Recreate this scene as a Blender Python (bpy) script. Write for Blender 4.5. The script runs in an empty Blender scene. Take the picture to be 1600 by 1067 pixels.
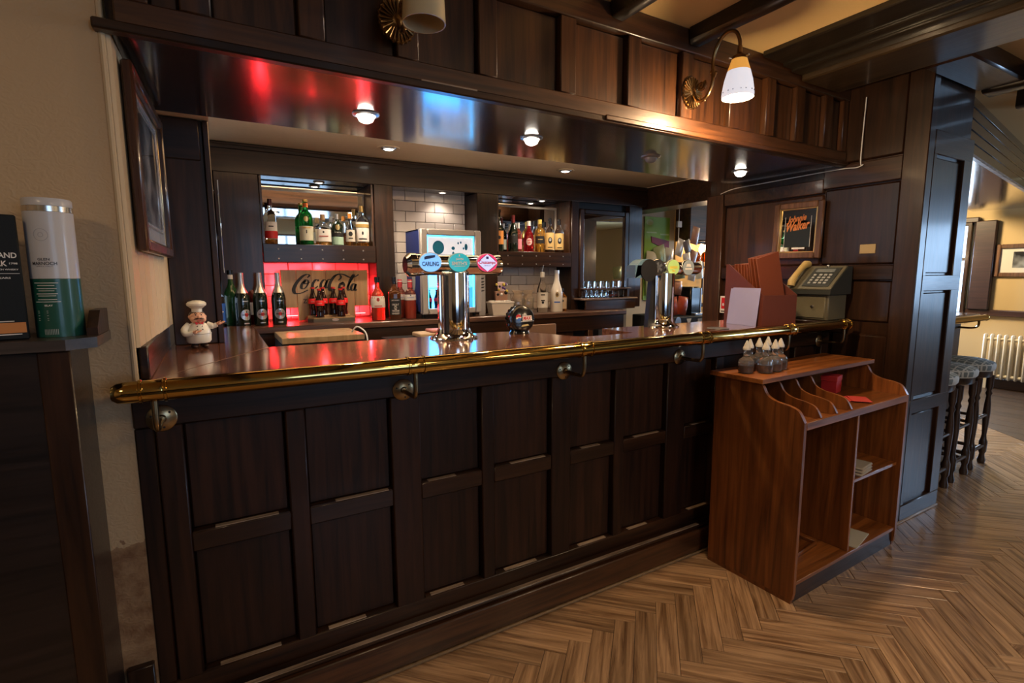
import bpy, bmesh, math, random
from math import pi, sin, cos, radians as rad
from mathutils import Matrix, Vector
random.seed(7)
S = bpy.context.scene
COL = S.collection

# ------------------------------------------------------------------ camera
cam = bpy.data.cameras.new('camera'); cam.sensor_width = 36; cam.lens = 18.0; cam.clip_start = .02
co = bpy.data.objects.new('camera', cam); COL.objects.link(co)
yaw, pit, rol = rad(30), rad(7.4), rad(-.25)
fw = Vector((sin(yaw)*cos(pit), cos(yaw)*cos(pit), -sin(pit)))
rt = Vector((cos(yaw), -sin(yaw), 0)); up = rt.cross(fw)
r2 = rt*cos(rol)+up*sin(rol); u2 = up*cos(rol)-rt*sin(rol)
M = Matrix.Identity(4)
for i in range(3):
    M[i][0], M[i][1], M[i][2] = r2[i], u2[i], -fw[i]
M.translation = (0, -1.67, 1.38)
co.matrix_world = M
S.camera = co
# ------------------------------------------------------------------ exposure, world, large lights
S.view_settings.view_transform = 'Standard'; S.view_settings.look = 'None'
S.view_settings.exposure = 0.74; S.view_settings.gamma = 1; S.view_settings.use_curve_mapping = False
W = bpy.data.worlds.new('World'); S.world = W; W.use_nodes = True
W.node_tree.nodes['Background'].inputs[0].default_value = (.62, .78, 1, 1)
W.node_tree.nodes['Background'].inputs[1].default_value = 1.0

def light(name, kind, loc, power, color, size=.1, aim=None, **kw):
    d = bpy.data.lights.new(name, kind); d.energy = power; d.color = color
    if kind == 'AREA':
        d.shape = kw.get('shape', 'RECTANGLE'); d.size = size; d.size_y = kw.get('size_y', size)
        if 'spread' in kw: d.spread = kw['spread']
    else:
        d.shadow_soft_size = size
        if kind == 'SPOT':
            d.spot_size = rad(kw.get('cone', 110)); d.spot_blend = .6
    o = bpy.data.objects.new(name, d); COL.objects.link(o); o.location = loc
    if aim is not None:
        o.rotation_euler = (Vector(aim)-Vector(loc)).to_track_quat('-Z', 'Y').to_euler()
    return o

WARM = (1, .70, .40); WARM2 = (1, .80, .58); COOL = (.45, .68, 1)
# the pub room behind the camera: unseen area lights added as warm fill, daylight through windows
light('room_fill', 'AREA', (1.5, -2.9, 2.36), 10, WARM, .5, (1.5, -2.7, 0), shape='DISK')
light('room_fill', 'AREA', (2.6, -2.6, 2.36), 13, WARM, .5, (2.5, -2.4, 0), shape='DISK')
light('room_fill', 'AREA', (-1.2, -1.9, 2.36), 6, WARM, .4, (-1.2, -1.4, 0), shape='DISK')
light('room_fill', 'AREA', (7.0, 1.4, 2.36), 55, (1,.76,.42), .5, (6.8, .1, 0), shape='DISK')  # unseen fill light added to brighten the far room
light('window_daylight', 'AREA', (1.2, -4.42, 1.5), 3.5, COOL, 1.5, (1.2, 0, 1.2), size_y=1.2)
light('window_daylight', 'AREA', (7.95, -2.3, 1.45), 36, COOL, 1.5, (5.0, -1.2, .6), size_y=1.1)
light('window_daylight', 'AREA', (7.97, 1.65, 1.4), 110, COOL, 1.1, (5.0, -.6, .6), size_y=1.0)

# ------------------------------------------------------------------ mesh helpers
class MB:
    def __init__(s): s.v = []; s.f = []
    def add(s, vs, fs, M=None):
        n = len(s.v)
        s.v += [tuple(M @ Vector(p)) for p in vs] if M is not None else [tuple(p) for p in vs]
        s.f += [tuple(i+n for i in f) for f in fs]
        return s
    def box(s, x0, x1, y0, y1, z0, z1, b=0, M=None):
        if x1 < x0: x0, x1 = x1, x0
        if y1 < y0: y0, y1 = y1, y0
        if z1 < z0: z0, z1 = z1, z0
        lo = (x0, y0, z0); hi = (x1, y1, z1)
        if b <= 0:
            vs = [(x, y, z) for x in (x0, x1) for y in (y0, y1) for z in (z0, z1)]
            return s.add(vs, [(0,1,3,2),(4,6,7,5),(0,4,5,1),(2,3,7,6),(0,2,6,4),(1,5,7,3)], M)
        b = min(b, (x1-x0)*.45, (y1-y0)*.45, (z1-z0)*.45)
        vs = []; ix = {}
        for sx in (0,1):
            for sy in (0,1):
                for sz in (0,1):
                    sg = (sx, sy, sz)
                    for a in range(3):
                        ix[sg, a] = len(vs)
                        vs.append(tuple((hi[k] if sg[k] else lo[k]) + (0 if k == a else (-b if sg[k] else b)) for k in range(3)))
        fs = []
        for a in range(3):
            p, q = [k for k in range(3) if k != a]
            for sd in (0,1):
                loop = []
                for (u, w) in ((0,0),(1,0),(1,1),(0,1)):
                    g = [0,0,0]; g[a] = sd; g[p] = u; g[q] = w; loop.append(ix[tuple(g), a])
                fs.append(tuple(loop))
            for u in (0,1):
                for w in (0,1):
                    g0 = [0,0,0]; g0[p] = u; g0[q] = w; g1 = list(g0); g1[a] = 1
                    g0 = tuple(g0); g1 = tuple(g1)
                    fs.append((ix[g0,p], ix[g1,p], ix[g1,q], ix[g0,q]))
        for sx in (0,1):
            for sy in (0,1):
                for sz in (0,1):
                    fs.append(tuple(ix[(sx,sy,sz),a] for a in range(3)))
        return s.add(vs, fs, M)
    def lathe(s, prof, n=16, c=(0,0,0), M=None, sq=None, ax=1, ay=1, wob=0, lobes=0):
        """prof: (r, z) rings; sq: exponent per ring (2 round, larger squarer)"""
        vs = []; rings = []
        for k, (r, z) in enumerate(prof):
            if r <= 1e-6:
                rings.append([len(vs)]); vs.append((c[0], c[1], c[2]+z)); continue
            ring = []
            e = sq[k] if sq else 2
            for i in range(n):
                a = 2*pi*i/n + (pi/n if e != 2 else 0)
                f = 1 if e == 2 else (abs(cos(a))**e+abs(sin(a))**e)**(-1/e)
                if lobes: f *= 1 + wob*cos(lobes*a)
                ring.append(len(vs)); vs.append((c[0]+r*f*cos(a)*ax, c[1]+r*f*sin(a)*ay, c[2]+z))
            rings.append(ring)
        fs = []
        for A, B in zip(rings, rings[1:]):
            if len(A) == 1 and len(B) == 1: continue
            for i in range(n):
                j = (i+1) % n
                if len(A) == 1: fs.append((A[0], B[j], B[i]))
                elif len(B) == 1: fs.append((A[i], A[j], B[0]))
                else: fs.append((A[i], A[j], B[j], B[i]))
        if len(rings[0]) > 1: fs.append(tuple(reversed(rings[0])))
        if len(rings[-1]) > 1: fs.append(tuple(rings[-1]))
        return s.add(vs, fs, M)
    def tube(s, pts, r, n=8, M=None, cap=True):
        pts = [Vector(p) for p in pts]; m = len(pts)
        rs = r if isinstance(r, (list, tuple)) else [r]*m
        t0 = (pts[1]-pts[0]).normalized()
        nrm = t0.orthogonal().normalized(); vs = []
        for i, p in enumerate(pts):
            t = (pts[min(i+1, m-1)]-pts[max(i-1, 0)]).normalized()
            nrm = (nrm - t*nrm.dot(t)).normalized(); bi = t.cross(nrm)
            for k in range(n):
                a = 2*pi*k/n
                vs.append(p + (nrm*cos(a)+bi*sin(a))*rs[i])
        fs = [(i*n+k, i*n+(k+1) % n, (i+1)*n+(k+1) % n, (i+1)*n+k) for i in range(m-1) for k in range(n)]
        if cap: fs += [tuple(range(n-1, -1, -1)), tuple((m-1)*n+k for k in range(n))]
        return s.add(vs, fs, M)
    def prism(s, poly, d0, d1, axis='z', M=None):
        """poly 2-D outline extruded along axis from d0 to d1 ('x': poly=(y,z); 'y': (x,z); 'z': (x,y))"""
        n = len(poly)
        def p3(p, d): return {'x': (d, p[0], p[1]), 'y': (p[0], d, p[1]), 'z': (p[0], p[1], d)}[axis]
        vs = [p3(p, d0) for p in poly]+[p3(p, d1) for p in poly]
        fs = [tuple(range(n-1, -1, -1)), tuple(range(n, 2*n))]+[(i, (i+1) % n, n+(i+1) % n, n+i) for i in range(n)]
        return s.add(vs, fs, M)
    def sphere(s, c, r, n=12, m=8, M=None, sx=1, sy=1, sz=1):
        vs = [(c[0], c[1], c[2]-r*sz)]
        for j in range(1, m):
            a = -pi/2+pi*j/m
            vs += [(c[0]+r*sx*cos(a)*cos(2*pi*i/n), c[1]+r*sy*cos(a)*sin(2*pi*i/n), c[2]+r*sz*sin(a)) for i in range(n)]
        vs.append((c[0], c[1], c[2]+r*sz)); L = len(vs)-1
        fs = [(0, 1+(i+1) % n, 1+i) for i in range(n)]
        for j in range(m-2):
            fs += [(1+j*n+i, 1+j*n+(i+1) % n, 1+(j+1)*n+(i+1) % n, 1+(j+1)*n+i) for i in range(n)]
        fs += [(L, L-n+i, L-n+(i+1) % n) for i in range(n)]
        return s.add(vs, fs, M)
    def text(s, txt, M, w=None, h=None, shear=0, fit=None, bold=0, ext=.0004, space=1):
        vs, fs = text_geo(txt, shear, bold, space)
        if not vs: return s
        xs = [v[0] for v in vs]; ys = [v[1] for v in vs]
        cx, cy = (max(xs)+min(xs))/2, (max(ys)+min(ys))/2
        kx = w/(max(xs)-min(xs)) if w else None; ky = h/(max(ys)-min(ys)) if h else None
        kx = kx or ky; ky = ky or kx
        out = [((v[0]-cx)*kx, (v[1]-cy)*ky, 0) for v in vs]
        if fit: out = [fit(p) for p in out]
        return s.add(out, fs, M)
    def disc(s, rx, ry, M, n=24, z=0):
        vs = [(rx*cos(2*pi*i/n), ry*sin(2*pi*i/n), z) for i in range(n)]
        return s.add(vs, [tuple(range(n))], M)
    def poly(s, pts, M=None, z=0):
        return s.add([(p[0], p[1], z) for p in pts], [tuple(range(len(pts)))], M)
    def build(s, name, mat, parent=None, world=False, norm=True, smooth=True, ang=38, **props):
        me = bpy.data.meshes.new(name)
        me.from_pydata(s.v, [], s.f)
        if norm:
            bm = bmesh.new(); bm.from_mesh(me); bmesh.ops.recalc_face_normals(bm, faces=bm.faces); bm.to_mesh(me); bm.free()
        if smooth:
            me.polygons.foreach_set('use_smooth', [True]*len(me.polygons)); me.set_sharp_from_angle(angle=rad(ang))
        me.materials.append(mat); me.update()
        return link(name, me, parent, world, **props)

def link(name, me, parent=None, world=False, **props):
    o = bpy.data.objects.new(name, me); COL.objects.link(o)
    if parent is not None:
        o.parent = parent
        if world: o.matrix_parent_inverse = full(parent).inverted()
    for k, v in props.items(): o[k] = v
    return o
def full(o):
    m = o.matrix_basis.copy()
    return full(o.parent) @ o.matrix_parent_inverse @ m if o.parent else m

_tc = {}
def text_geo(txt, shear, bold, space):
    key = (txt, shear, bold, space)
    if key not in _tc:
        cu = bpy.data.curves.new('t', 'FONT'); cu.body = txt; cu.shear = shear; cu.offset = bold; cu.resolution_u = 3; cu.space_character = space
        cu.align_x = 'CENTER'
        ob = bpy.data.objects.new('t', cu); COL.objects.link(ob)
        dg = bpy.context.evaluated_depsgraph_get(); dg.update()
        me = bpy.data.meshes.new_from_object(ob.evaluated_get(dg))
        _tc[key] = ([tuple(v.co) for v in me.vertices], [tuple(p.vertices) for p in me.polygons])
        bpy.data.objects.remove(ob); bpy.data.curves.remove(cu); bpy.data.meshes.remove(me)
    return _tc[key]

def thing(name, label, cat, loc=(0,0,0), rz=0, group=None, kind=None):
    o = bpy.data.objects.new(name, None); COL.objects.link(o); o.empty_display_size = .05
    o.location = loc; o.rotation_euler = (0, 0, rz)
    o['label'] = label; o['category'] = cat
    if group: o['group'] = group
    if kind: o['kind'] = kind
    return o
def tag(o, label, cat, group=None):
    o['label'] = label; o['category'] = cat
    if group: o['group'] = group
    return o
def dup(root, loc, rz=None, label=None):
    r = root.copy(); COL.objects.link(r); r.location = loc
    if rz is not None: r.rotation_euler = (0, 0, rz)
    if label: r['label'] = label
    for ch in list(root.children):
        c = ch.copy(); COL.objects.link(c); c.parent = r; c.matrix_parent_inverse = ch.matrix_parent_inverse.copy()
        for g in list(ch.children):
            d = g.copy(); COL.objects.link(d); d.parent = c; d.matrix_parent_inverse = g.matrix_parent_inverse.copy()
    return r
def frontM(x, y, z, rz=0, tilt=0):      # a plane that faces -Y (text x -> +X, text y -> +Z)
    return Matrix.Translation((x, y, z)) @ Matrix.Rotation(rz, 4, 'Z') @ Matrix.Rotation(pi/2-tilt, 4, 'X')
def crom(pts, k=6):                      # smooth a polyline (Catmull-Rom)
    P = [Vector(p) for p in pts]; out = []
    for i in range(len(P)-1):
        a, b, c, d = P[max(i-1, 0)], P[i], P[i+1], P[min(i+2, len(P)-1)]
        for j in range(k):
            t = j/k
            out.append(.5*((2*b)+(c-a)*t+(2*a-5*b+4*c-d)*t*t+(3*b-a-3*c+d)*t**3))
    out.append(P[-1]); return out

# ------------------------------------------------------------------ materials
def nt(name):
    m = bpy.data.materials.new(name); m.use_nodes = True
    t = m.node_tree; b = t.nodes['Principled BSDF']
    return m, t, b
def pm(name, col, rough=.5, metal=0, coat=0, trans=0, ior=1.45, emit=None, es=0, alpha=1, bump=0, bscale=200, var=0, spec=.5, sss=0):
    m, t, b = nt(name); I = b.inputs
    I['Base Color'].default_value = (*col, 1); I['Roughness'].default_value = rough; I['Metallic'].default_value = metal
    I['Coat Weight'].default_value = coat; I['Coat Roughness'].default_value = .08
    I['Transmission Weight'].default_value = trans; I['IOR'].default_value = ior; I['Alpha'].default_value = alpha
    I['Specular IOR Level'].default_value = spec
    if emit: I['Emission Color'].default_value = (*emit, 1); I['Emission Strength'].default_value = es
    if bump or var:
        tc = t.nodes.new('ShaderNodeTexCoord'); n = t.nodes.new('ShaderNodeTexNoise'); n.inputs['Scale'].default_value = bscale; n.inputs['Detail'].default_value = 4
        t.links.new(tc.outputs['Object'], n.inputs['Vector'])
        if bump:
            bp = t.nodes.new('ShaderNodeBump'); bp.inputs['Strength'].default_value = bump; bp.inputs['Distance'].default_value = .002
            t.links.new(n.outputs['Fac'], bp.inputs['Height']); t.links.new(bp.outputs['Normal'], I['Normal'])
        if var:
            mx = t.nodes.new('ShaderNodeMix'); mx.data_type = 'RGBA'
            mx.inputs['A'].default_value = (*[c*(1-var) for c in col], 1); mx.inputs['B'].default_value = (*[min(1, c*(1+var)) for c in col], 1)
            t.links.new(n.outputs['Fac'], mx.inputs['Factor']); t.links.new(mx.outputs['Result'], I['Base Color'])
    return m
def wood(name, dark, light_, axis='z', scale=1, rough=.3, rvar=.15, coat=.3, bump=.15, rnd=.25, worn=0, wcol=(.35,.22,.12), spec=.5):
    m, t, b = nt(name); N = t.nodes.new; L = t.links.new
    tc = N('ShaderNodeTexCoord'); mp = N('ShaderNodeMapping'); oi = N('ShaderNodeObjectInfo')
    sc = {'x': (1.2, 22, 22), 'y': (22, 1.2, 22), 'z': (22, 22, 1.2)}[axis]
    mp.inputs['Scale'].default_value = [k*scale for k in sc]
    ad = N('ShaderNodeVectorMath'); ad.operation = 'ADD'
    ml = N('ShaderNodeVectorMath'); ml.operation = 'SCALE'; ml.inputs['Scale'].default_value = 40
    cb = N('ShaderNodeCombineXYZ')
    for k in range(3): L(oi.outputs['Random'], cb.inputs[k])
    L(cb.outputs[0], ml.inputs[0]); L(tc.outputs['Object'], mp.inputs['Vector']); L(mp.outputs[0], ad.inputs[0]); L(ml.outputs[0], ad.inputs[1])
    n1 = N('ShaderNodeTexNoise'); n1.inputs['Scale'].default_value = 1.6; n1.inputs['Detail'].default_value = 7; n1.inputs['Roughness'].default_value = .62; n1.inputs['Distortion'].default_value = .7
    L(ad.outputs[0], n1.inputs['Vector'])
    n2 = N('ShaderNodeTexNoise'); n2.inputs['Scale'].default_value = 9; n2.inputs['Detail'].default_value = 3
    L(ad.outputs[0], n2.inputs['Vector'])
    cr = N('ShaderNodeValToRGB'); cr.color_ramp.elements[0].position = .33; cr.color_ramp.elements[1].position = .68
    cr.color_ramp.elements[0].color = (*dark, 1); cr.color_ramp.elements[1].color = (*light_, 1)
    L(n1.outputs['Fac'], cr.inputs['Fac'])
    hs = N('ShaderNodeHueSaturation'); mr = N('ShaderNodeMapRange'); mr.inputs['To Min'].default_value = 1-rnd; mr.inputs['To Max'].default_value = 1+rnd
    L(oi.outputs['Random'], mr.inputs['Value']); L(mr.outputs[0], hs.inputs['Value']); L(cr.outputs['Color'], hs.inputs['Color'])
    src = hs.outputs['Color']
    if worn:
        n3 = N('ShaderNodeTexNoise'); n3.inputs['Scale'].default_value = 5; n3.inputs['Detail'].default_value = 5; L(tc.outputs['Object'], n3.inputs['Vector'])
        ge = N('ShaderNodeNewGeometry'); pr = N('ShaderNodeMath'); pr.operation = 'MULTIPLY'
        c3 = N('ShaderNodeValToRGB'); c3.color_ramp.elements[0].position = .52; c3.color_ramp.elements[1].position = .62
        cp = N('ShaderNodeValToRGB'); cp.color_ramp.elements[0].position = .5; cp.color_ramp.elements[1].position = .62
        L(n3.outputs['Fac'], c3.inputs['Fac']); L(ge.outputs['Pointiness'], cp.inputs['Fac'])
        L(c3.outputs['Color'], pr.inputs[0]); L(cp.outputs['Color'], pr.inputs[1])
        mw = N('ShaderNodeMath'); mw.operation = 'MULTIPLY'; mw.inputs[1].default_value = worn; L(pr.outputs[0], mw.inputs[0])
        mx = N('ShaderNodeMix'); mx.data_type = 'RGBA'; mx.inputs['B'].default_value = (*wcol, 1)
        L(mw.outputs[0], mx.inputs['Factor']); L(src, mx.inputs['A']); src = mx.outputs['Result']
    L(src, b.inputs['Base Color'])
    rr = N('ShaderNodeMapRange'); rr.inputs['To Min'].default_value = rough; rr.inputs['To Max'].default_value = rough+rvar
    L(n2.outputs['Fac'], rr.inputs['Value']); L(rr.outputs[0], b.inputs['Roughness'])
    bp = N('ShaderNodeBump'); bp.inputs['Strength'].default_value = bump; bp.inputs['Distance'].default_value = .0015
    L(n1.outputs['Fac'], bp.inputs['Height']); L(bp.outputs['Normal'], b.inputs['Normal'])
    b.inputs['Coat Weight'].default_value = coat; b.inputs['Coat Roughness'].default_value = .12; b.inputs['Specular IOR Level'].default_value = spec
    return m

OAKD = (.010, .0042, .0022); OAKL = (.044, .017, .0065)
m_oak_z = wood('dark_oak_upright', OAKD, OAKL, 'z', rough=.3, coat=.22, spec=.35)
m_oak_x = wood('dark_oak_along', OAKD, OAKL, 'x', rough=.3, coat=.22, spec=.35)
m_oak_y = wood('dark_oak_deep', OAKD, OAKL, 'y', rough=.3, coat=.22, spec=.35)
m_fas_z = wood('stained_oak_upright', (.02,.007,.002), (.08,.028,.008), 'z', rough=.32, coat=.3)
m_fas_x = wood('stained_oak_along', (.022,.008,.003), (.085,.032,.011), 'x', rough=.32, coat=.3, bump=.4)
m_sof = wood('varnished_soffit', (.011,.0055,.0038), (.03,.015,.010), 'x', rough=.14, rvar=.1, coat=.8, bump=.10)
m_top = wood('polished_mahogany', (.09,.03,.015), (.28,.105,.055), 'x', rough=.13, rvar=.1, coat=.9, bump=.03)
m_beam = wood('black_beam', (.008,.006,.0035), (.02,.014,.007), 'y', rough=.28, coat=.3, bump=.9)
m_unit = wood('warm_stained_ply', (.085,.023,.004), (.30,.095,.02), 'z', scale=.8, rough=.34, coat=.2)
m_unit_x = wood('warm_stained_ply_along', (.09,.026,.005), (.32,.105,.024), 'x', scale=.8, rough=.3, coat=.3)
m_board = wood('pale_board', (.30,.19,.09), (.48,.33,.17), 'z', scale=.6, rough=.5, coat=.1, rnd=.15)
m_plank = wood('grey_oak_floor', (.12,.06,.027), (.47,.30,.17), 'x', scale=1.5, rough=.25, rvar=.16, coat=.25, bump=.3, rnd=.2)
m_joint = pm('floor_joint', (.03,.02,.012), .6)
m_far_floor = wood('dark_floorboards', (.02,.011,.007), (.065,.037,.022), 'y', rough=.3, coat=.2)
m_stool = wood('stool_wood', (.02,.011,.008), (.06,.035,.024), 'z', rough=.25, coat=.4)
m_worn = wood('worn_edge', (.10,.065,.04), (.50,.38,.28), 'x', scale=2, rough=.4, coat=.2, rnd=.1)
m_brass = pm('polished_brass', (.62,.42,.13), .09, 1, var=.12, bscale=6)
m_brass_d = pm('dull_brass', (.36,.27,.15), .3, 1, bump=.25, bscale=60, var=.25)
m_anti = pm('antique_brass', (.30,.19,.085), .3, 1, bump=.3, bscale=80, var=.3)
m_chrome = pm('chrome', (.85,.86,.88), .06, 1)
m_steel = pm('brushed_steel', (.5,.5,.52), .3, 1)
m_black = pm('black_plastic', (.006,.006,.007), .2, coat=.4)
m_blackm = pm('matt_black', (.008,.008,.009), .55)
m_mirror = pm('mirror_glass', (.82,.84,.84), .015, 1)
m_white = pm('white_plastic', (.75,.74,.72), .4)
m_paper = pm('white_paper', (.36,.38,.66), .75)
m_cream = pm('cream_paint', (.55,.42,.26), .55, bump=.05, bscale=90)
m_tile = pm('cream_glazed_tile', (.62,.55,.50), .12, coat=.4, bump=.35, bscale=14, var=.08)
m_grout = pm('grout', (.24,.20,.17), .8)
m_glass = pm('clear_glass', (.97,.98,.98), .01, trans=1, ior=1.18)
m_glassm = pm('cruet_glass', (.93,.93,.92), .02, trans=.95, ior=1.22, coat=.5)
m_pane = pm('glass_pane', (.95,.98,1), .0, trans=1, ior=1.02)
m_gold = pm('gold_foil', (.75,.52,.2), .3, 1)
m_silver = pm('silver_foil', (.62,.62,.63), .32, 1, bump=.2, bscale=50)
m_red = pm('red_print', (.55,.02,.02), .4)
m_redlab = pm('red_bottle_label', (.85,.025,.03), .45)
m_label = pm('white_label', (.74,.71,.66), .5)
m_ink = pm('black_ink', (.012,.011,.011), .5)
m_grey = pm('grey_print', (.45,.46,.48), .5)
m_blue = pm('blue_print', (.03,.12,.5), .4)
def glassc(name, c, rough=.02): return pm(name, c, rough, trans=.92, ior=1.4)
m_ggreen = glassc('green_glass', (.02,.42,.08)); m_gdark = pm('dark_green_glass', (.008,.014,.008), .04, coat=.6)
m_gamber = glassc('amber_spirit', (.85,.33,.05)); m_gred = glassc('red_spirit', (.75,.03,.05)); m_gpink = glassc('pink_spirit', (.9,.32,.24))
m_gblue = glassc('blue_glass', (.1,.3,.85)); m_ggold = glassc('golden_spirit', (.9,.5,.1)); m_cola = pm('cola', (.018,.006,.004), .04, coat=.7)

def wallpaper():
    m, t, b = nt('embossed_wallpaper'); N = t.nodes.new; L = t.links.new
    tc = N('ShaderNodeTexCoord'); w = N('ShaderNodeTexWave'); w.wave_type = 'RINGS'; w.inputs['Scale'].default_value = 15; w.inputs['Distortion'].default_value = 16; w.inputs['Detail'].default_value = 2; w.inputs['Detail Scale'].default_value = 2.2
    n = N('ShaderNodeTexNoise'); n.inputs['Scale'].default_value = 45; n.inputs['Distortion'].default_value = 3
    L(tc.outputs['Object'], w.inputs['Vector']); L(tc.outputs['Object'], n.inputs['Vector'])
    ad = N('ShaderNodeMath'); L(w.outputs['Fac'], ad.inputs[0]); L(n.outputs['Fac'], ad.inputs[1])
    bp = N('ShaderNodeBump'); bp.inputs['Strength'].default_value = .2; bp.inputs['Distance'].default_value = .002
    L(ad.outputs[0], bp.inputs['Height']); L(bp.outputs['Normal'], b.inputs['Normal'])
    # bare, scraped plaster low down where the paper has come away
    sp = N('ShaderNodeSeparateXYZ'); L(tc.outputs['Object'], sp.inputs[0])
    n2 = N('ShaderNodeTexNoise'); n2.inputs['Scale'].default_value = 22; n2.inputs['Detail'].default_value = 3; L(tc.outputs['Object'], n2.inputs['Vector'])
    m1 = N('ShaderNodeMath'); m1.operation = 'MULTIPLY_ADD'; m1.inputs[1].default_value = .16; L(n2.outputs['Fac'], m1.inputs[0]); L(sp.outputs['Z'], m1.inputs[2])
    lt = N('ShaderNodeMath'); lt.operation = 'LESS_THAN'; lt.inputs[1].default_value = .735; L(m1.outputs[0], lt.inputs[0])
    mx = N('ShaderNodeMix'); mx.data_type = 'RGBA'; mx.inputs['A'].default_value = (.52,.36,.20,1)
    c2 = N('ShaderNodeValToRGB'); c2.color_ramp.elements[0].color = (.20,.10,.045,1); c2.color_ramp.elements[1].color = (.40,.25,.13,1); c2.color_ramp.elements[0].position = .35; c2.color_ramp.elements[1].position = .7
    L(n2.outputs['Fac'], c2.inputs['Fac']); L(c2.outputs['Color'], mx.inputs['B']); L(lt.outputs[0], mx.inputs['Factor'])
    L(mx.outputs['Result'], b.inputs['Base Color']); b.inputs['Roughness'].default_value = .5
    return m
m_paperwall = wallpaper()
m_ceil = pm('ceiling_plaster', (.66,.45,.19), .8, bump=.25, bscale=60)
m_barceil = pm('bar_ceiling_board', (.60,.44,.27), .6, bump=.05, bscale=40, var=.06)
m_farwall = pm('far_wall_paint', (.52,.38,.20), .7)
m_dado = wood('dado_wood', (.02,.008,.006), (.05,.02,.014), 'y', rough=.3)
# ================================================================== THE SETTING
ST = dict(kind='structure')
def struct(name, mb, mat, **k): return mb.build(name, mat, kind='structure', **k)
floor = struct('floor', MB().box(-2.6, 9, -4.6, 4.2, -.06, -.004), m_joint)
# herringbone planks laid at 45 degrees to the bar
def herring():
    w = .08; n = 5; c = cos(rad(45)); out = []
    for m in range(-9, 3):
        for k in range(-60, 90):
            ox, oy = k+n*m*1.0, k-n*m*1.0
            # columns step across the room by (n,-n), along it by (1,1)
            for (x0, y0, lx, ly) in ((ox, oy, n, 1), (ox+n, oy+1-n, 1, n)):
                cx, cy = (x0+lx/2)*w, (y0+ly/2)*w
                X = (cx+cy)*c+.063; Y = (cy-cx)*c
                out.append((X, Y, -45 if lx == n else 45))
    return out, n*w, w
pl, PLn, PW = herring()
def planks():
    keep = []; rest = []
    for X, Y, a in pl:
        if X < -1.4 or X > 6.2 or Y > .18 or Y < -2.6: continue
        if X < 3.7 and Y > -.0: continue
        # beyond the diagonal edge the far room has plain dark boards
        if (X-5.69)*.35-(Y+.25)*.29 > .11: continue
        d = Vector((X, Y, 0))-Vector((0, -1.67, 1.38)); z = d.dot(fw)
        px = 800+800*d.dot(r2)/z if z > .2 else -9e3; py = 533-800*d.dot(u2)/z if z > .2 else 9e3
        vis = z > .2 and -60 < px < 1680 and py < 1150
        (keep if vis else rest).append((z if vis else 99, X, Y, a))
    keep.sort()
    rest = keep[300:]+rest; keep = keep[:300]
    ms = []
    for v in range(5):
        mb = MB().box(-PLn/2+.0007, PLn/2-.0007, -PW/2+.0007, PW/2-.0007, -.012, 0, .0012)
        o = mb.build('plank', m_plank, floor, smooth=False); o.location = (-1, -3.6-.2*v, .0); ms.append(o)
    first = True
    for i, (z, X, Y, a) in enumerate(keep):
        o = ms[i] if i < len(ms) else ms[0].copy()
        if i >= len(ms): COL.objects.link(o); o.data = ms[i % 5].data
        o.parent = floor; o.location = (X, Y, random.uniform(-.0005, .0004)); o.rotation_euler = (0, 0, rad(a))
    mb = MB()
    for z, X, Y, a in rest:
        mb.box(-PLn/2+.0007, PLn/2-.0007, -PW/2+.0007, PW/2-.0007, -.012, -.0002, M=Matrix.Translation((X, Y, 0)) @ Matrix.Rotation(rad(a), 4, 'Z'))
    mb.build('planking', m_plank, floor, smooth=False, kind='stuff')
planks()
for i in range(17):      # dark boards of the far room
    x0 = 4.7+i*.205
    ys = lambda x: -.25+(x-5.69)*1.207
    top = 3.2 if x0 > 5.4 else .9
    MB().prism([(x0+.001, -4.4), (x0+.204, -4.4), (x0+.204, min(2.3, ys(x0+.204))), (x0+.001, min(2.3, ys(x0)))], -.004, .0016, 'z').build('floorboard', m_far_floor, floor, smooth=False)
ceiling = struct('ceiling', MB().box(-2.6, 9, -4.6, 4.2, 2.43, 2.5), m_ceil)
bar_ceiling = struct('ceiling', MB().box(-.2, 3.46, .66, 1.86, 2.16, 2.2), m_barceil)
wl = struct('wall_left', MB().box(-2.6, -.2, .01, 1.0, 0, 2.43), m_paperwall)
MB().tube([(-.2, .01, 1.06), (-.2, .01, 2.43)], .007, 8).build('corner_bead', m_cream, wl)
# tongue-and-groove boards on the return of the wall, above the counter
for i in range(8):
    y0 = .014+i*.1
    MB().prism([(-.201, y0), (-.201, y0+.1), (-.192+.035*(y0+.1), y0+.1), (-.184+.035*(y0+.1), y0+.093), (-.184+.035*y0, y0+.007), (-.192+.035*y0, y0)], 1.19, 2.0, 'z').build('board', m_cream, wl, smooth=False)
struct('baseboard_left', MB().box(-.285, -.222, -.012, .012, 0, .288, .003), m_oak_z)
struct('wall_far_left', MB().box(-2.7, -2.6, -4.6, .1, 0, 2.43), m_paperwall)
wb = struct('wall_back', MB().box(-.4, 3.44, 2.07, 2.2, 0, 2.43), m_grout)
def tile_field(x0, x1, z0, z1):
    rows = int(math.ceil((z1-z0)/.0755)); me = {}
    for r in range(rows):
        za = z1-(r+1)*.0755+.0015; zb = z1-r*.0755-.0015
        za = max(za, z0)
        off = (r % 2)*.0765; x = x0-off
        while x < x1-.004:
            a, b = max(x, x0)+.0015, min(x+.153, x1)-.0015
            x += .153
            if b-a < .012 or zb-za < .01: continue
            o = MB().box(a, b, 2.06, 2.071, za, zb, .003).build('tile', m_tile, wb)
            o.rotation_euler = (0, 0, 0)
tile_field(.28, .965, 1.09, 1.47); tile_field(1.1, 1.735, 1.09, 2.0); tile_field(1.915, 2.61, 1.09, 1.45)
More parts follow.
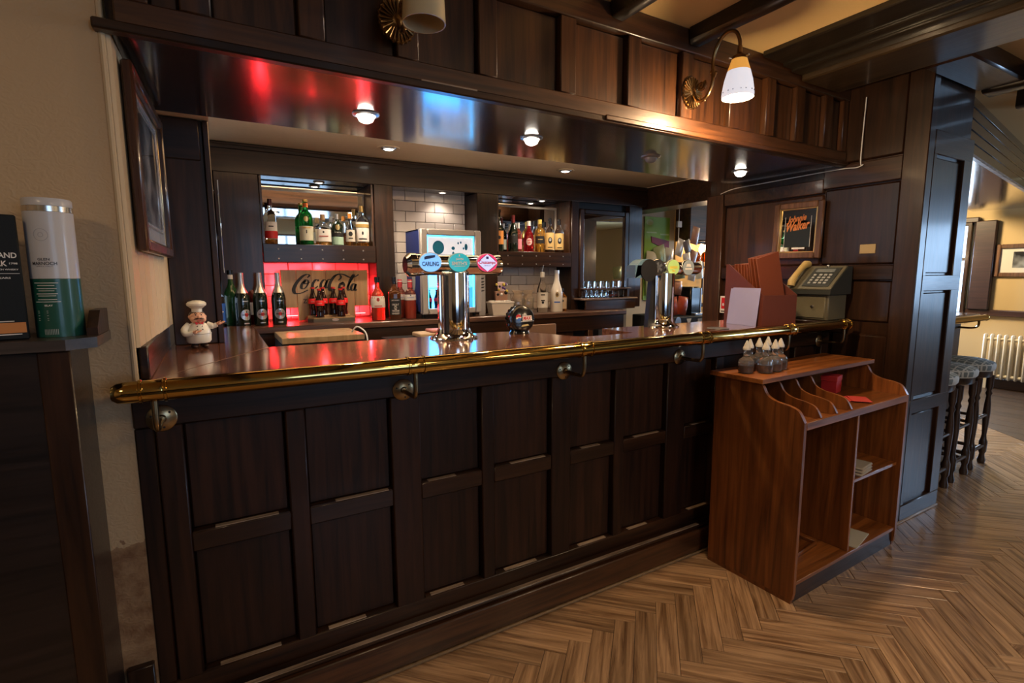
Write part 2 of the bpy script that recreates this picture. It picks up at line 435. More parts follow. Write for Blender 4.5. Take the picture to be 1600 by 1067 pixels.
# right-hand partition, panelled on the bar side and on the end that faces the room
wr = struct('wall_right', MB().box(3.17, 3.66, -.39, .92, 0, 2.43), m_oak_z)
def wp(name, mat, *b, bev=.004): return MB().box(*b, bev).build(name, mat, wr)
wp('post', m_fas_z, 3.13, 3.2, .78, .92, 0, 1.93); wp('post', m_oak_z, 3.135, 3.2, -.41, -.30, 0, 2.43)
wp('rail', m_fas_x, 3.14, 3.18, .10, .78, 1.85, 1.93); wp('rail', m_oak_y, 3.14, 3.18, -.30, .10, 1.87, 1.99)
wp('rail', m_oak_y, 3.142, 3.18, -.30, .78, 1.345, 1.425); wp('rail', m_oak_y, 3.14, 3.18, -.30, .05, .0, .14)
wp('stile', m_oak_z, 3.142, 3.18, .18, .245, 1.1, 1.345); wp('stile', m_oak_z, 3.141, 3.18, .05, .10, .14, 1.07)
wp('panel', m_fas_z, 3.158, 3.18, .10, .775, 1.43, 1.845, bev=.01); wp('panel', m_oak_z, 3.158, 3.18, -.295, .095, 1.43, 1.865, bev=.01)
wp('panel', m_oak_z, 3.158, 3.18, -.295, .175, 1.11, 1.34, bev=.01); wp('panel', m_oak_z, 3.158, 3.18, -.295, .0, .14, 1.04, bev=.01); wp('panel', m_oak_z, 3.155, 3.18, -.295, .6, 2.0, 2.42, bev=.01)
for z0, z1 in ((.0, .10), (.62, .70), (1.285, 1.37), (1.98, 2.10)): wp('rail', m_oak_x, 3.2, 3.66, -.412, -.385, z0, z1)
wp('stile', m_oak_z, 3.2, 3.235, -.411, -.385, .1, 2.0); wp('stile', m_oak_z, 3.555, 3.662, -.411, -.385, .1, 2.0)
for z0, z1 in ((.10, .62), (.70, 1.285), (1.37, 1.98)): wp('panel', m_oak_z, 3.245, 3.545, -.395, -.38, z0+.008, z1-.008, bev=.008)
struct('baseboard_right', MB().box(3.16, 3.665, -.418, -.40, 0, .014, .003), m_worn)
# rooms around
m_bw = m_farwall
struct('wall_behind_lower', MB().box(-2.6, 9, -4.7, -4.6, 0, .95), m_oak_z)
struct('wall_behind_upper', MB().box(-2.6, 9, -4.7, -4.62, .95, 2.43), m_farwall)
m_day = pm('daylit_pane', (.6,.7,.8), .3, emit=(.42,.66,1), es=1.8)
def window(n, x, y, w, z0, z1, face=1, sill=.05):
    wdw = thing('window_%d' % n, 'leaded daylight window', 'window', (x, y, z0), kind='structure')
    del wdw['category']; del wdw['label']
    MB().box(-w/2, w/2, -.012, .0, 0, z1-z0).build('pane', m_day, wdw)
    for a in (-w/2-.04, -.02, w/2): MB().box(a, a+.04, -.03, .03, -.04, z1-z0+.04, .004).build('mullion', m_oak_z, wdw)
    for z in (-.05, (z1-z0)*.6, z1-z0): MB().box(-w/2-.04, w/2+.04, -.028, .028, z, z+.04, .004).build('transom', m_oak_x, wdw)
    return wdw
window(1, 1.2, -4.55, 1.5, .95, 2.1)
for n, y, w in ((2, -2.3, 1.5), (3, 1.68, 1.22)):
    o = window(n, 8.06, y, w, .9, 1.95); o.rotation_euler = (0, 0, -pi/2)
struct('wall_far_right', MB().box(8.1, 8.2, -4.6, 2.6, 0, 2.43), m_farwall)
struct('wall_far_back', MB().box(3.4, 8.2, 2.46, 2.56, 0, 2.43), m_farwall)
struct('trim_1', MB().box(8.06, 8.1, -4.6, 2.46, .865, .94, .01), m_dado)
struct('trim_2', MB().box(8.07, 8.1, -4.6, 2.46, 0, .12, .006), m_dado)
struct('trim_3', MB().box(8.03, 8.1, .80, 1.0, .94, 2.0, .01).box(8.03, 8.1, .97, 2.33, 1.985, 2.05, .01), m_dado)
# yellow wall seen through the end of the bar
struct('wall_servery', MB().box(3.41, 4.2, 2.2, 2.28, 0, 2.2), m_cream)
struct('wall_inner', MB().box(4.4, 7.0, 2.36, 2.42, 0, 2.0), pm('ochre_wall', (.62,.36,.08), .7))
struct('trim_4', MB().box(4.2, 5.6, 2.0, 2.2, 1.72, 2.16, .01), m_fas_x)
struct('trim_5', MB().box(4.2, 5.6, 2.2, 2.3, 1.02, 1.06, .01), m_oak_x)

# ceiling beams that run from the fascia towards the room
def beam(label, x0, x1, z0, y0=-4.6, y1=-.02, mat=m_beam):
    mb = MB(); n = 26; rng = random.Random(int(x0*100)); vs = []; fs = []
    for i in range(n+1):
        y = y0+(y1-y0)*i/n; j = lambda a=.006: rng.uniform(-a, a)
        vs += [(x0, y, 2.44), (x0+j(), y, z0+.012+j()), (x0+.014+j(), y, z0+j()), (x1-.014+j(), y, z0+j()), (x1+j(), y, z0+.012+j()), (x1, y, 2.44)]
    for i in range(n):
        for k in range(5): a = i*6+k; fs.append((a, a+1, a+7, a+6))
    fs += [tuple(range(6)), tuple(n*6+k for k in range(5, -1, -1))]
    return tag(mb.add(vs, fs).build('ceiling_beam', mat, ang=50), label, 'beam')
beam('black ceiling beam above the left end of the fascia, out over the room', -.04, .05, 2.365)
beam('black ceiling beam over the unlit lamp', .52, .6, 2.365); beam('black ceiling beam between the unlit and the lit wall lamp, nearer the unlit one', .96, 1.04, 2.365)
beam('rough black ceiling beam meeting the fascia left of the lit lamp, farther of the two', 1.40, 1.48, 2.365)
beam('rough black ceiling beam just left of the lit wall lamp', 1.84, 1.92, 2.365)
bb = thing('main_beam', 'broad stepped brown ceiling beam right of the lit wall lamp', 'beam', (2.66, -2, 2.35))
b1 = MB().box(2.66, 3.0, -4.6, -.02, 2.35, 2.44, .008).build('beam', wood('brown_beam', (.02,.012,.005), (.07,.042,.018), 'y', rough=.3, bump=.6), bb, world=True)
for x0, x1, z in ((2.34, 2.50, 2.405), (2.50, 2.57, 2.392), (2.57, 2.66, 2.378)): MB().box(x0, x1, -4.6, -.02, z, 2.44, .006).build('moulding', m_beam, bb, world=True)
for i, x in enumerate((3.62, 4.1, 4.6)): beam(['black beam beyond the blue-lit ceiling bay, above the panelled end wall', 'second black beam beyond the blue-lit ceiling bay', 'third black beam beyond the blue-lit ceiling bay'][i], x, x+.12, 2.33, y1=-.43)
struct('trim_6', MB().box(3.0, 3.62, -.60, -.41, 2.345, 2.44, .01), m_oak_x)

# ================================================================== BAR FRONT
bf = thing('bar_counter', 'panelled dark oak bar front under the brass rail', 'bar', (1.4, 0, 0))
def bp(name, mat, *b, bev=.004): return MB().box(*b, bev).build(name, mat, bf, world=True)
m_pan = wood('bar_panel_oak', (.0085,.0036,.002), (.036,.013,.006), 'z', rough=.36, coat=.12, spec=.3)
bp('carcass', m_oak_z, -.198, 3.15, .045, .07, .0, 1.05, bev=0)
st = [(-.215, -.17), (-.168, -.105), (.16, .216), (.488, .592), (.832, .885), (1.15, 1.247), (1.485, 1.54), (1.805, 1.93), (2.14, 2.2), (2.46, 2.56), (2.8, 2.86), (3.06, 3.135)]
for i, (a, b) in enumerate(st): bp('stile', m_pan, a, b, 0 if i else .004, .045, .2, .97)
bp('rail', m_oak_x, -.215, 3.135, -.002, .045, .97, 1.056); bp('rail', m_oak_x, -.215, 3.135, -.001, .045, .13, .205)
edges = [(st[i][1], st[i+1][0]) for i in range(1, len(st)-1)]
for a, b in edges:
    bp('rail', m_oak_x, a-.001, b+.001, .0015, .045, .585, .646)
    bp('panel', m_pan, a+.001, b-.001, .026, .044, .646, .969, bev=.006); bp('panel', m_pan, a+.001, b-.001, .026, .044, .206, .584, bev=.006)
    for z in (.646, .206):      # worn lower edge of each panel, where the varnish has gone
        u = random.uniform(.05, .3)*(b-a); w = random.uniform(.4, .66)*(b-a)
        MB().box(a+.004, b-.004, .0035, .026, z-.0015, z+.0012).build('ledge', m_oak_x, bf, world=True)
        MB().box(a+u, a+u+w, .0025, .02, z-.0008, z+.0024, .0008).build('worn_edge', m_worn, bf, world=True)
bp('capping', m_oak_x, -.2, 3.135, -.05, -.0, .128, .15, bev=.008)
MB().box(-.1, 2.0, -.0525, -.035, .148, .1515, .001).build('worn_edge', m_worn, bf, world=True)
bp('plinth', m_fas_x, -.2, 3.13, -.055, -.002, .012, .122, bev=.005)
bp('floor_seal', pm('worn_seal', (.20,.13,.07), .6, var=.4, bscale=30), -.2, 3.13, -.062, -.05, 0, .012, bev=.004)

# countertop, one polished slab with a step where the flap is
def counter_outline():
    p = [(-.182, -.06), (3.13, -.06), (3.13, .40), (1.74, .40), (1.74, .17), (1.47, .17)]
    p += crom([(1.47, .17, 0), (1.41, .22, 0), (1.36, .38, 0), (1.29, .52, 0), (1.18, .56, 0)], 4)[1:]
    p += [(.17, .56), (.175, 1.6), (-.155, 1.6)]
    return [(a[0], a[1]) for a in p]
ct = MB().prism(counter_outline(), 1.058, 1.1, 'z').build('countertop', m_top, smooth=False)
tag(ct, 'polished reddish brown bar counter slab running behind the brass rail', 'counter')
ct2 = MB().box(-.18, 3.12, -.0875, -.058, 1.06, 1.096, .012).build('nosing', m_top, ct)
MB().add([(-.182,-.03,1.1004), (-.06,.20,1.1004), (-.057,.20,1.1004), (-.178,-.03,1.1004)], [(0,1,2,3)]).add([(-.06,.20,1.1004), (.17,.56,1.1004), (.173,.558,1.1004), (-.056,.199,1.1004)], [(0,1,2,3)]).build('mitre_joint', pm('joint_line', (.28,.17,.11), .4), ct)
upst = MB().box(-.19, -.168, .02, .80, 1.1, 1.192, .004); upst = upst.build('upstand', m_oak_y)
tag(upst, 'dark wooden upstand at the foot of the cream boarding', 'upstand')
# column beside the boarding
cl = thing('column', 'dark wooden column standing on the counter behind the chef figurine', 'column', (-.08, .9, 1.1))
MB().box(-.155, -.0, .81, .98, 1.1, 1.998, .004).build('shaft', m_oak_z, cl, world=True)
MB().box(-.16, -.012, .80, .815, 1.84, 1.997, .004).build('top_board', m_oak_x, cl, world=True)
MB().box(-.0, .022, .80, .99, 1.1, 1.997, .003).build('edge_strip', m_oak_z, cl, world=True)
# ================================================================== BRASS RAIL
rl = thing('bar_rail', 'polished brass rail along the front of the counter', 'rail', (1.4, -.13, 1.1))
RZ = 1.098; RY = -.135
MB().lathe([(0, -.235+.002), (.017, -.234), (.0255, -.222), (.027, -.205), (.027, 3.07), (.022, 3.085), (0, 3.09)], 24, M=Matrix.Translation((0, RY, RZ)) @ Matrix.Rotation(pi/2, 4, 'Y')).build('tube', m_brass, rl, world=True)
for x in (-.15, .533, 1.206, 1.872, 2.514, 3.03):
    rot = Matrix.Rotation(pi/2, 4, 'Y')
    col_ = MB()
    for dx in (-.026, .026): col_.lathe([(.0272, -.004), (.0305, -.0025), (.0305, .0025), (.0272, .004)], 24, M=Matrix.Translation((x+dx, RY, RZ)) @ rot)
    col_.lathe([(.0275, -.02), (.0278, -.018), (.0278, .018), (.0275, .02)], 24, M=Matrix.Translation((x, RY, RZ)) @ rot)
    c = col_.build('collar', m_brass, rl, world=True)
    bk = MB().tube(crom([(x, RY, RZ-.024), (x, RY, RZ-.075), (x, RY+.008, RZ-.098), (x, RY+.03, RZ-.106), (x, -.004, RZ-.106)], 5), .0075, 10)
    b = bk.build('bracket', m_brass_d, rl, world=True)
    d = MB().lathe([(0, 0), (.036, .0), (.037, .003), (.034, .006), (.012, .010), (.009, .016), (0, .016)], 24, M=Matrix.Translation((x, -.0015, RZ-.104)) @ Matrix.Rotation(pi/2, 4, 'X'))
    d = d.build('rosette', m_brass_d, b, world=True)
    for a in (40, 160, 280):
        MB().lathe([(0, 0), (.004, .0), (.003, .002), (0, .0025)], 8, M=Matrix.Translation((x+.025*cos(rad(a)), -.0075, RZ-.104+.025*sin(rad(a)))) @ Matrix.Rotation(pi/2, 4, 'X')).build('screw', m_blackm, b, world=True)

# ================================================================== CANOPY OVER THE BAR
cp = thing('bar_canopy', 'dark panelled canopy hanging over the bar with a glossy underside', 'canopy', (1.4, .3, 1.98))
def cpb(name, mat, *b, bev=.004): return MB().box(*b, bev).build(name, mat, cp, world=True)
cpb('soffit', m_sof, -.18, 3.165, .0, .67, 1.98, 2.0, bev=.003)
cpb('cream_bulkhead', m_barceil, -.18, .024, .672, 1.0, 2.0, 2.155, bev=0); cpb('backboard', m_oak_x, .026, 3.165, .655, .675, 1.995, 2.16, bev=0)
cpb('fascia_core', m_oak_x, -.19, 3.165, .03, .05, 2.0, 2.43, bev=0)
cpb('lip', m_oak_x, -.215, 3.15, -.022, .012, 1.978, 2.004); cpb('rail', m_fas_x, -.17, 3.15, -.012, .035, 2.0, 2.062)
cpb('lip_strip', m_fas_x, 1.38, 3.15, -.03, -.018, 1.984, 2.006)
cpb('rail', m_fas_x, -.17, 3.15, -.012, .035, 2.335, 2.43)
fst = [-.17, -.03, .26, .548, .835, 1.175, 1.507, 1.818, 2.14, 2.41, 2.66, 2.92, 3.10]
for i, a in enumerate(fst):
    b = a+.072
    cpb('stile', m_fas_z, a, min(b, 3.15), -.008, .035, 2.062, 2.335)
    if i < len(fst)-1: cpb('panel', m_fas_z, b+.002, fst[i+1]-.002, .018, .032, 2.064, 2.333, bev=.006)
for x, w in ((.62, .2), (2.04, .09)): MB().box(x, x+w, -.0235, -.012, 2.0, 2.005, .001).build('worn_edge', m_worn, cp, world=True)
cbl = MB().tube(crom([(3.124, .80, 1.937), (3.125, .69, 1.958), (3.128, .5, 1.962), (3.128, .25, 1.966), (3.128, .0, 1.968), (3.128, -.08, 1.962), (3.128, -.115, 1.975), (3.128, -.10, 2.0), (3.138, -.10, 2.33)], 6), .0028, 6).build('cable', m_white)
tag(cbl, 'white cable strung along the underside of the canopy by the right wall', 'cable')
# ================================================================== BACK BAR
bk = thing('back_bar', 'dark oak back bar frame of posts and a deep beam behind the counter', 'back bar', (1.4, 1.9, 1.08))
def kb(name, mat, *b, bev=.004): return MB().box(*b, bev).build(name, mat, bk, world=True)
kb('beam', m_oak_x, -.15, 3.46, 1.85, 1.875, 1.985, 2.158); kb('moulding', m_oak_x, .0, 3.458, 1.838, 1.852, 2.118, 2.142)
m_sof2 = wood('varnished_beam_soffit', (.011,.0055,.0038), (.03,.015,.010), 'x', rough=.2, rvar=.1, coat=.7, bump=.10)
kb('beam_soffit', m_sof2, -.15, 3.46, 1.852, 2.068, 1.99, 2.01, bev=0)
for a, b in ((.035, .272), (.968, 1.098), (1.738, 1.91), (2.612, 2.69), (3.25, 3.405)):
    kb('post', m_oak_z, a, b, 1.852, 2.068, 1.086, 1.989)
kb('post', m_oak_z, -.13, .033, 1.93, 2.068, 1.086, 1.989)
# the beam that turns along the right-hand side
sb = MB().box(3.462, 3.70, .80, 2.19, 1.965, 2.158, .004).build('side_beam', m_fas_x)
tag(sb, 'dark beam running from the back bar towards the right-hand post', 'beam')
# back counter
bc = thing('back_counter', 'back counter with a worn wooden top below the spirits', 'counter', (1.4, 1.8, 0))
MB().box(-.13, 3.02, 1.605, 2.058, 1.045, 1.085, .006).build('worktop', wood('worn_worktop', (.045,.02,.012), (.19,.09,.055), 'x', rough=.3, coat=.3), bc, world=True)
MB().box(-.1, 3.0, 1.62, 1.64, .93, 1.045, .003).build('apron', m_oak_x, bc, world=True)
MB().box(-.1, 3.0, 1.95, 1.97, .02, .93, .0).build('back_panel', m_oak_x, bc, world=True)
for x in (.9, 1.12, 1.93, 2.2, 2.62, 2.96): MB().box(x, x+.05, 1.62, 1.67, .0, .93, .003).build('leg', m_fas_z, bc, world=True)
MB().box(2.0, 2.5, 1.66, 1.9, .02, .925, .004).build('cupboard', m_fas_z, bc, world=True)
pnl = MB().box(1.62, 1.82, .93, .95, 0, 1.08, .004).build('panel_board', pm('brown_laminate', (.17,.095,.06), .45))
tag(pnl, 'plain brown board standing upright behind the gap in the counter', 'board')
MB().box(1.83, 1.86, .92, .96, .5, 1.0).build('batten', m_oak_z, pnl)
ub = thing('underbar_unit', 'underbar cabinet with a tan front edge below the cola sign', 'cabinet', (.5, 1.3, 0))
MB().box(.28, .70, 1.17, 1.55, 1.03, 1.062, .003).build('shelf', m_board, ub, world=True)
MB().box(.28, .70, 1.19, 1.55, .0, 1.03, .003).build('base', m_blackm, ub, world=True)
MB().tube(crom([(.66, 1.30, 1.062), (.675, 1.25, 1.095), (.69, 1.2, 1.09), (.705, 1.15, 1.06), (.71, 1.14, .98)], 6), .004, 6).build('hose', m_white, ub, world=True)
tray = thing('drainer_unit', 'black underbar unit with folded towels behind the chrome beer tower', 'cabinet', (1.2, 1.35, 0))
MB().box(-.32, .22, -.10, .14, .0, 1.0, .004).build('base', m_blackm, tray)
MB().box(-.14, .04, -.08, .08, 1.001, 1.028, .006).build('towel', pm('beige_towel', (.5,.36,.22), .9, bump=.5, bscale=90), tray); MB().box(-.06, .03, -.07, .06, 1.029, 1.045, .005).build('towel', pm('pink_towel', (.5,.2,.16), .9, bump=.5, bscale=90), tray)
MB().box(.08, .20, -.08, .08, 1.001, 1.02, .004).build('cloth', bpy.data.materials['beige_towel'], tray)

# spirits shelves set between the posts
def spirit_shelf(label, x0, x1, z, zb):
    t = thing('spirit_shelf', label, 'shelf', ((x0+x1)/2, 1.95, z))
    MB().box(x0, x1, 1.86, 2.058, z-.02, z, .002).build('shelf', m_fas_x, t, world=True)
    MB().box(x0, x1, 1.848, 1.862, zb, z+.003, .003).build('front_board', m_oak_x, t, world=True)
    MB().box(x0+.002, x0+.014, 1.864, 2.058, z, 1.988).build('cheek', m_fas_z, t, world=True)
    MB().box(x1-.014, x1-.002, 1.864, 2.058, z, 1.988).build('cheek', m_fas_z, t, world=True)
    mi = MB().box(x0+.016, x1-.016, 2.052, 2.058, z+.003, 1.985).build('mirror', m_mirror, t, world=True)
    b = .011
    f = MB().box(x0+.016, x1-.016, 2.046, 2.0515, 1.93, 1.945).box(x0+.016, x0+.028, 2.046, 2.0515, z, 1.93).box(x1-.028, x1-.016, 2.046, 2.0515, z, 1.93)
    f.build('mirror_frame', pm('pale_trim', (.5,.45,.38), .4), mi, world=True)
    for i in range(5):
        for zz in (z-.03, zb+.022):
            x = x0+(x1-x0)*(i+.65)/5.3
            MB().lathe([(0, 0), (.0055, 0), (.004, .003), (0, .0045)], 8, M=Matrix.Translation((x, 1.848, zz)) @ Matrix.Rotation(pi/2, 4, 'X')).build('stud', m_silver, t, world=True)
    return t
spirit_shelf('spirits shelf with studded front board above the wooden cola sign', .274, .966, 1.575, 1.465)
spirit_shelf('spirits shelf with studded front board right of the small fridge', 1.912, 2.61, 1.56, 1.443)

# framed mirror and the ledges for tumblers
mr = thing('wall_mirror', 'tall mirror in a dark frame above the tumblers', 'mirror', (2.97, 1.86, 1.55))
MB().box(2.745, 3.195, 1.866, 1.872, 1.19, 1.885).build('mirror', m_mirror, mr, world=True)
for b in ((2.695, 2.745, 1.19, 1.93), (3.195, 3.245, 1.19, 1.93)): MB().box(b[0], b[1], 1.845, 1.9, b[2], b[3], .008).build('frame', m_oak_z, mr, world=True)
MB().box(2.745, 3.195, 1.845, 1.9, 1.885, 1.93, .008).build('frame', m_oak_x, mr, world=True)
MB().box(2.692, 3.248, 1.9, 2.068, 1.087, 1.989).build('backing', m_blackm, mr, world=True)
gl = thing('glass_ledge', 'stepped wooden ledge for tumblers at the foot of the tall mirror', 'ledge', (2.95, 1.78, 1.09))
MB().box(2.64, 3.235, 1.70, 1.86, 1.165, 1.183, .006).build('ledge', wood('ledge_top', (.08,.05,.035), (.26,.17,.12), 'x', rough=.25), gl, world=True)
MB().box(2.665, 3.215, 1.715, 1.735, 1.0855, 1.165, .003).build('front', m_fas_x, gl, world=True)
MB().box(2.70, 3.24, 1.79, 1.86, 1.252, 1.264, .004).build('upper_shelf', m_fas_x, gl, world=True)
for x in (2.72, 3.21): MB().box(x-.012, x+.012, 1.80, 1.85, 1.183, 1.252, .002).build('bracket', m_oak_z, gl, world=True)

def tumbler(name, label, loc, r=.024, h=.058, group=None, m=m_glass):
    o = MB().lathe([(0, h*.12), (r*.80, h*.12), (r*.93, h*.99), (r, h), (r*.97, h*.5), (r*.84, 0), (0, 0)], 14).build(name, m)
    o.location = loc; tag(o, label, 'glass', group); return o
g0 = None; up_g = 'tumblers on the upper shelf under the tall mirror'; lo_g = 'tumblers on the lower ledge under the tall mirror'
ORD = ['leftmost', 'second from the left', 'third from the left', 'fourth from the left', 'fifth from the left', 'sixth from the left', 'seventh from the left', 'rightmost']
for i in range(7):
    p = (2.752+i*.069, 1.825, 1.2645)
    lb = 'small clear tumbler in the upper row under the tall mirror, ' + (ORD[i] if i < 6 else 'rightmost')
    if not g0: g0 = tumbler('tumbler', lb, p, group=up_g)
    else: o = g0.copy(); COL.objects.link(o); o.location = p; o['label'] = lb
for i, x in enumerate((2.675, 2.735, 2.79, 2.845, 2.905, 2.96, 3.03, 3.085)):
    o = g0.copy(); COL.objects.link(o); o.location = (x, 1.755, 1.1835); tag(o, 'small clear tumbler in the lower row on the wooden ledge, '+ORD[i], 'glass', lo_g)

# ------------------------------------------------------------------ bottles
WINE = [(0,.006),(.7,0),(.95,.004),(1,.02),(1,.5),(.94,.57),(.72,.65),(.5,.71),(.38,.77),(.34,.84),(.33,.945),(.39,.95),(.39,.975),(.33,.98),(.33,1),(0,1)]
SPIR = [(0,.006),(.7,0),(.95,.004),(1,.02),(1,.6),(.95,.655),(.75,.71),(.48,.75),(.36,.79),(.335,.86),(.335,.93),(.38,.935),(.38,.96),(.335,.965),(.335,1),(0,1)]
TRI = [(0,.006),(.75,0),(.95,.004),(1,.02),(1,.5),(.93,.58),(.7,.68),(.48,.76),(.36,.82),(.33,.9),(.37,.905),(.37,.935),(.33,.94),(.33,1),(0,1)]
SQUAT = [(0,.006),(.8,0),(.96,.004),(1,.02),(1,.52),(.96,.58),(.8,.65),(.5,.70),(.32,.73),(.29,.79),(.29,.85),(.33,.855),(.33,.88),(.29,.885),(.29,1),(0,1)]
ROUND = [(0,.006),(.75,0),(.95,.01),(1,.03),(1,.42),(.95,.52),(.8,.61),(.55,.69),(.38,.74),(.34,.8),(.34,.92),(.38,.925),(.38,.95),(.33,.955),(.33,1),(0,1)]
MALI = [(0,.006),(.8,0),(.96,.004),(1,.02),(.97,.3),(.98,.45),(.82,.56),(.55,.68),(.4,.76),(.36,.86),(.36,.97),(.33,1),(0,1)]
COLA = [(0,.006),(.8,0),(.9,.004),(.93,.03),(.85,.12),(.8,.2),(.9,.32),(1,.45),(.95,.56),(.7,.68),(.45,.8),(.36,.9),(.36,.96),(.42,.965),(.42,.985),(.36,1),(0,1)]
def rad_at(prof, z):
    for (r0, z0), (r1, z1) in zip(prof, prof[1:]):
        if z0 <= z <= z1 and z1 > z0: return r0+(r1-r0)*(z-z0)/(z1-z0)
    return 1
def bottle(name, label, loc, H, R, prof, glass, cap=m_black, capz=.93, lab=None, lmat=m_label, liquid=None, lz=.4, rz=0, group=None, sq=2, foil=None, extra=None, n=20, capw=1.12, cat='bottle'):
    t = thing(name, label, cat, loc, rz, group)
    sqs = [sq if z < .7 else 2 for r, z in prof] if sq != 2 else None
    body = [(r*R, z*H) for r, z in prof if z <= capz+.001 or r == 0]
    body = [p for p in body if p[1] <= capz*H+1e-6]
    if body[-1][1] < capz*H-1e-4: body.append((rad_at(prof, capz)*R, capz*H))
    body.append((0, capz*H))
    MB().lathe(body, n, sq=(sqs or [2]*99)[:len(body)] if sqs else None).build('glass', glass, t)
    rc = rad_at(prof, min(.99, capz+.03))*R*capw
    MB().lathe([(0, capz*H-.002), (rc, capz*H-.002), (rc, H-.001), (rc*.9, H), (0, H)], 14).build('cap', cap, t)
    if liquid is not None:
        MB().lathe([(0, .006*H+.002)]+[(r*R*.93, max(z*H, .006*H+.002)) for r, z in prof if 0 < z < lz and r > .5]+[(rad_at(prof, lz)*R*.93, lz*H), (0, lz*H)], n, sq=None if not sqs else [sq]*40).build('liquid', liquid, t)
    def patch(z0, z1, half, mat, nm, off=.0008, steps=8, zz=3):
        steps = max(steps, int(half*8)); zz = max(zz, 4); vs = []
        for j in range(zz+1):
            z = z0+(z1-z0)*j/zz; r = rad_at(prof, z)*R+off
            for i in range(steps+1):
                a = -pi/2-half+2*half*i/steps
                f = 1 if sq == 2 else (abs(cos(a))**sq+abs(sin(a))**sq)**(-1/sq)
                vs.append((r*f*cos(a), r*f*sin(a), z*H))
        return MB().add(vs, [(j*(steps+1)+i, j*(steps+1)+i+1, (j+1)*(steps+1)+i+1, (j+1)*(steps+1)+i) for j in range(zz) for i in range(steps)]).build(nm, mat, t)
    if foil: patch(foil[0], foil[1], pi, foil[2], 'foil', .0012, 16, 6)
    L = None
    if lab: L = patch(lab[0], lab[1], lab[2] if len(lab) > 2 else 1.15, lmat, 'front_label')
    for e in (extra or []):
        if e[0] == 'patch': patch(e[1], e[2], e[3], e[4], e[5], .0012+.0002*len(e))
        elif e[0] == 'text':       # text, z, width, mat
            r = rad_at(prof, e[2])*R+.0022
            f = (lambda p, r=r, z=e[2]: (r*sin(p[0]/r), -r*cos(p[0]/r), z*H+p[1])) if sq == 2 else (lambda p, r=r, z=e[2]: (p[0], -r*1.0, z*H+p[1]))
            MB().text(e[1], Matrix(), w=e[3], h=e[5] if len(e) > 5 else None, fit=f, bold=.01).build('lettering', e[4], t, norm=False)
        elif e[0] == 'bar':        # a printed line too small to read
            r = rad_at(prof, e[2])*R+.0022; hh = (e[5] if len(e) > 5 else .007)/2; hw = e[3]/2
            P = (lambda x: (r*sin(x/r), -r*cos(x/r))) if sq == 2 else (lambda x: (x, -r))
            vs = [(*P(-hw+2*hw*i/6), e[2]*H+q) for q in (-hh, hh) for i in range(7)]
            MB().add(vs, [(i, i+1, 8+i, 7+i) for i in range(6)]).build('printed_line', e[4], t, norm=False)
        elif e[0] == 'disc':       # z, rx, rz, mat, name
            r = rad_at(prof, e[1])*R+.0015; k = 18
            vs = []
            for q in (1, .5):
                for i in range(k):
                    x = e[2]*q*cos(2*pi*i/k); vs.append((r*sin(x/r), -r*cos(x/r), e[1]*H+e[3]*q*sin(2*pi*i/k)))
            vs.append((0, -r, e[1]*H))
            MB().add(vs, [(i, (i+1) % k, k+(i+1) % k, k+i) for i in range(k)]+[(k+i, k+(i+1) % k, 2*k) for i in range(k)]).build(e[5], e[4], t)
    return t
face = lambda x, y: math.atan2(-(x), (y+1.67))*.8     # labels turned roughly out towards the room

# spirits on the left shelf (z 1.576)
Z1 = 1.5755; Y1 = 1.955
bottle('whisky_bottle', 'clear whisky bottle with white and red label, leftmost on the left shelf', (.335, Y1, Z1), .285, .036, SPIR, m_glass, pm('maroon_cap', (.10,.02,.02), .4), .86, (.14,.50,1.5), liquid=m_gamber, lz=.12, extra=[('patch',.14,.30,1.5,m_red,'lower_label'),('bar','',.40,.03,m_ink)], rz=face(.33,Y1))
bottle('whisky_bottle', 'green glass whisky bottle with cream label and gold emblem on the left shelf', (.545, Y1, Z1), .296, .042, SPIR, m_ggreen, m_gold, .95, (.11,.42,1.5), pm('cream_label', (.62,.60,.45), .5), liquid=m_gdark, lz=.1, extra=[('patch',.83,.92,1.2,pm('orange_seal',(.7,.16,.03),.4),'neck_seal'),('disc',.57,.014,.017,m_gold,'emblem'),('text','1',.3,.006,m_ink,.022),('bar','',.385,.05,m_gold)], rz=face(.54,Y1))
bottle('whisky_bottle', 'squat clear whisky bottle with cork stopper and broad white label on the left shelf', (.648, Y1-.01, Z1), .205, .048, SQUAT, m_glass, pm('cork', (.45,.28,.13), .7), .82, (.14,.52,1.3), liquid=m_gamber, lz=.13, extra=[('bar','',.3,.055,pm('rose_ink',(.45,.12,.1),.5)),('disc',.43,.006,.007,m_ink,'emblem')], rz=face(.65,Y1), sq=3)
bottle('liqueur_bottle', 'black glass bottle with gold emblem and pale green label on the left shelf', (.742, Y1, Z1), .215, .036, SPIR, m_gdark, m_silver, .84, (.05,.29,1.4), pm('pale_green_label', (.35,.52,.40), .5), extra=[('disc',.58,.014,.018,m_gold,'emblem'),('patch',.31,.43,1.4,m_ink,'band'),('bar','',.42,.04,m_label)], rz=face(.74,Y1))
bottle('whisky_bottle', 'amber whisky bottle with orange stopper on the left shelf', (.826, Y1, Z1), .222, .034, ROUND, m_glass, pm('orange_cap', (.65,.25,.05), .35), .86, (.15,.50,1.0), pm('cut_label', (.55,.50,.42), .4), liquid=m_gamber, lz=.45, extra=[('disc',.38,.014,.016,m_ink,'emblem'),('bar','',.25,.03,m_ink)], rz=face(.82,Y1))
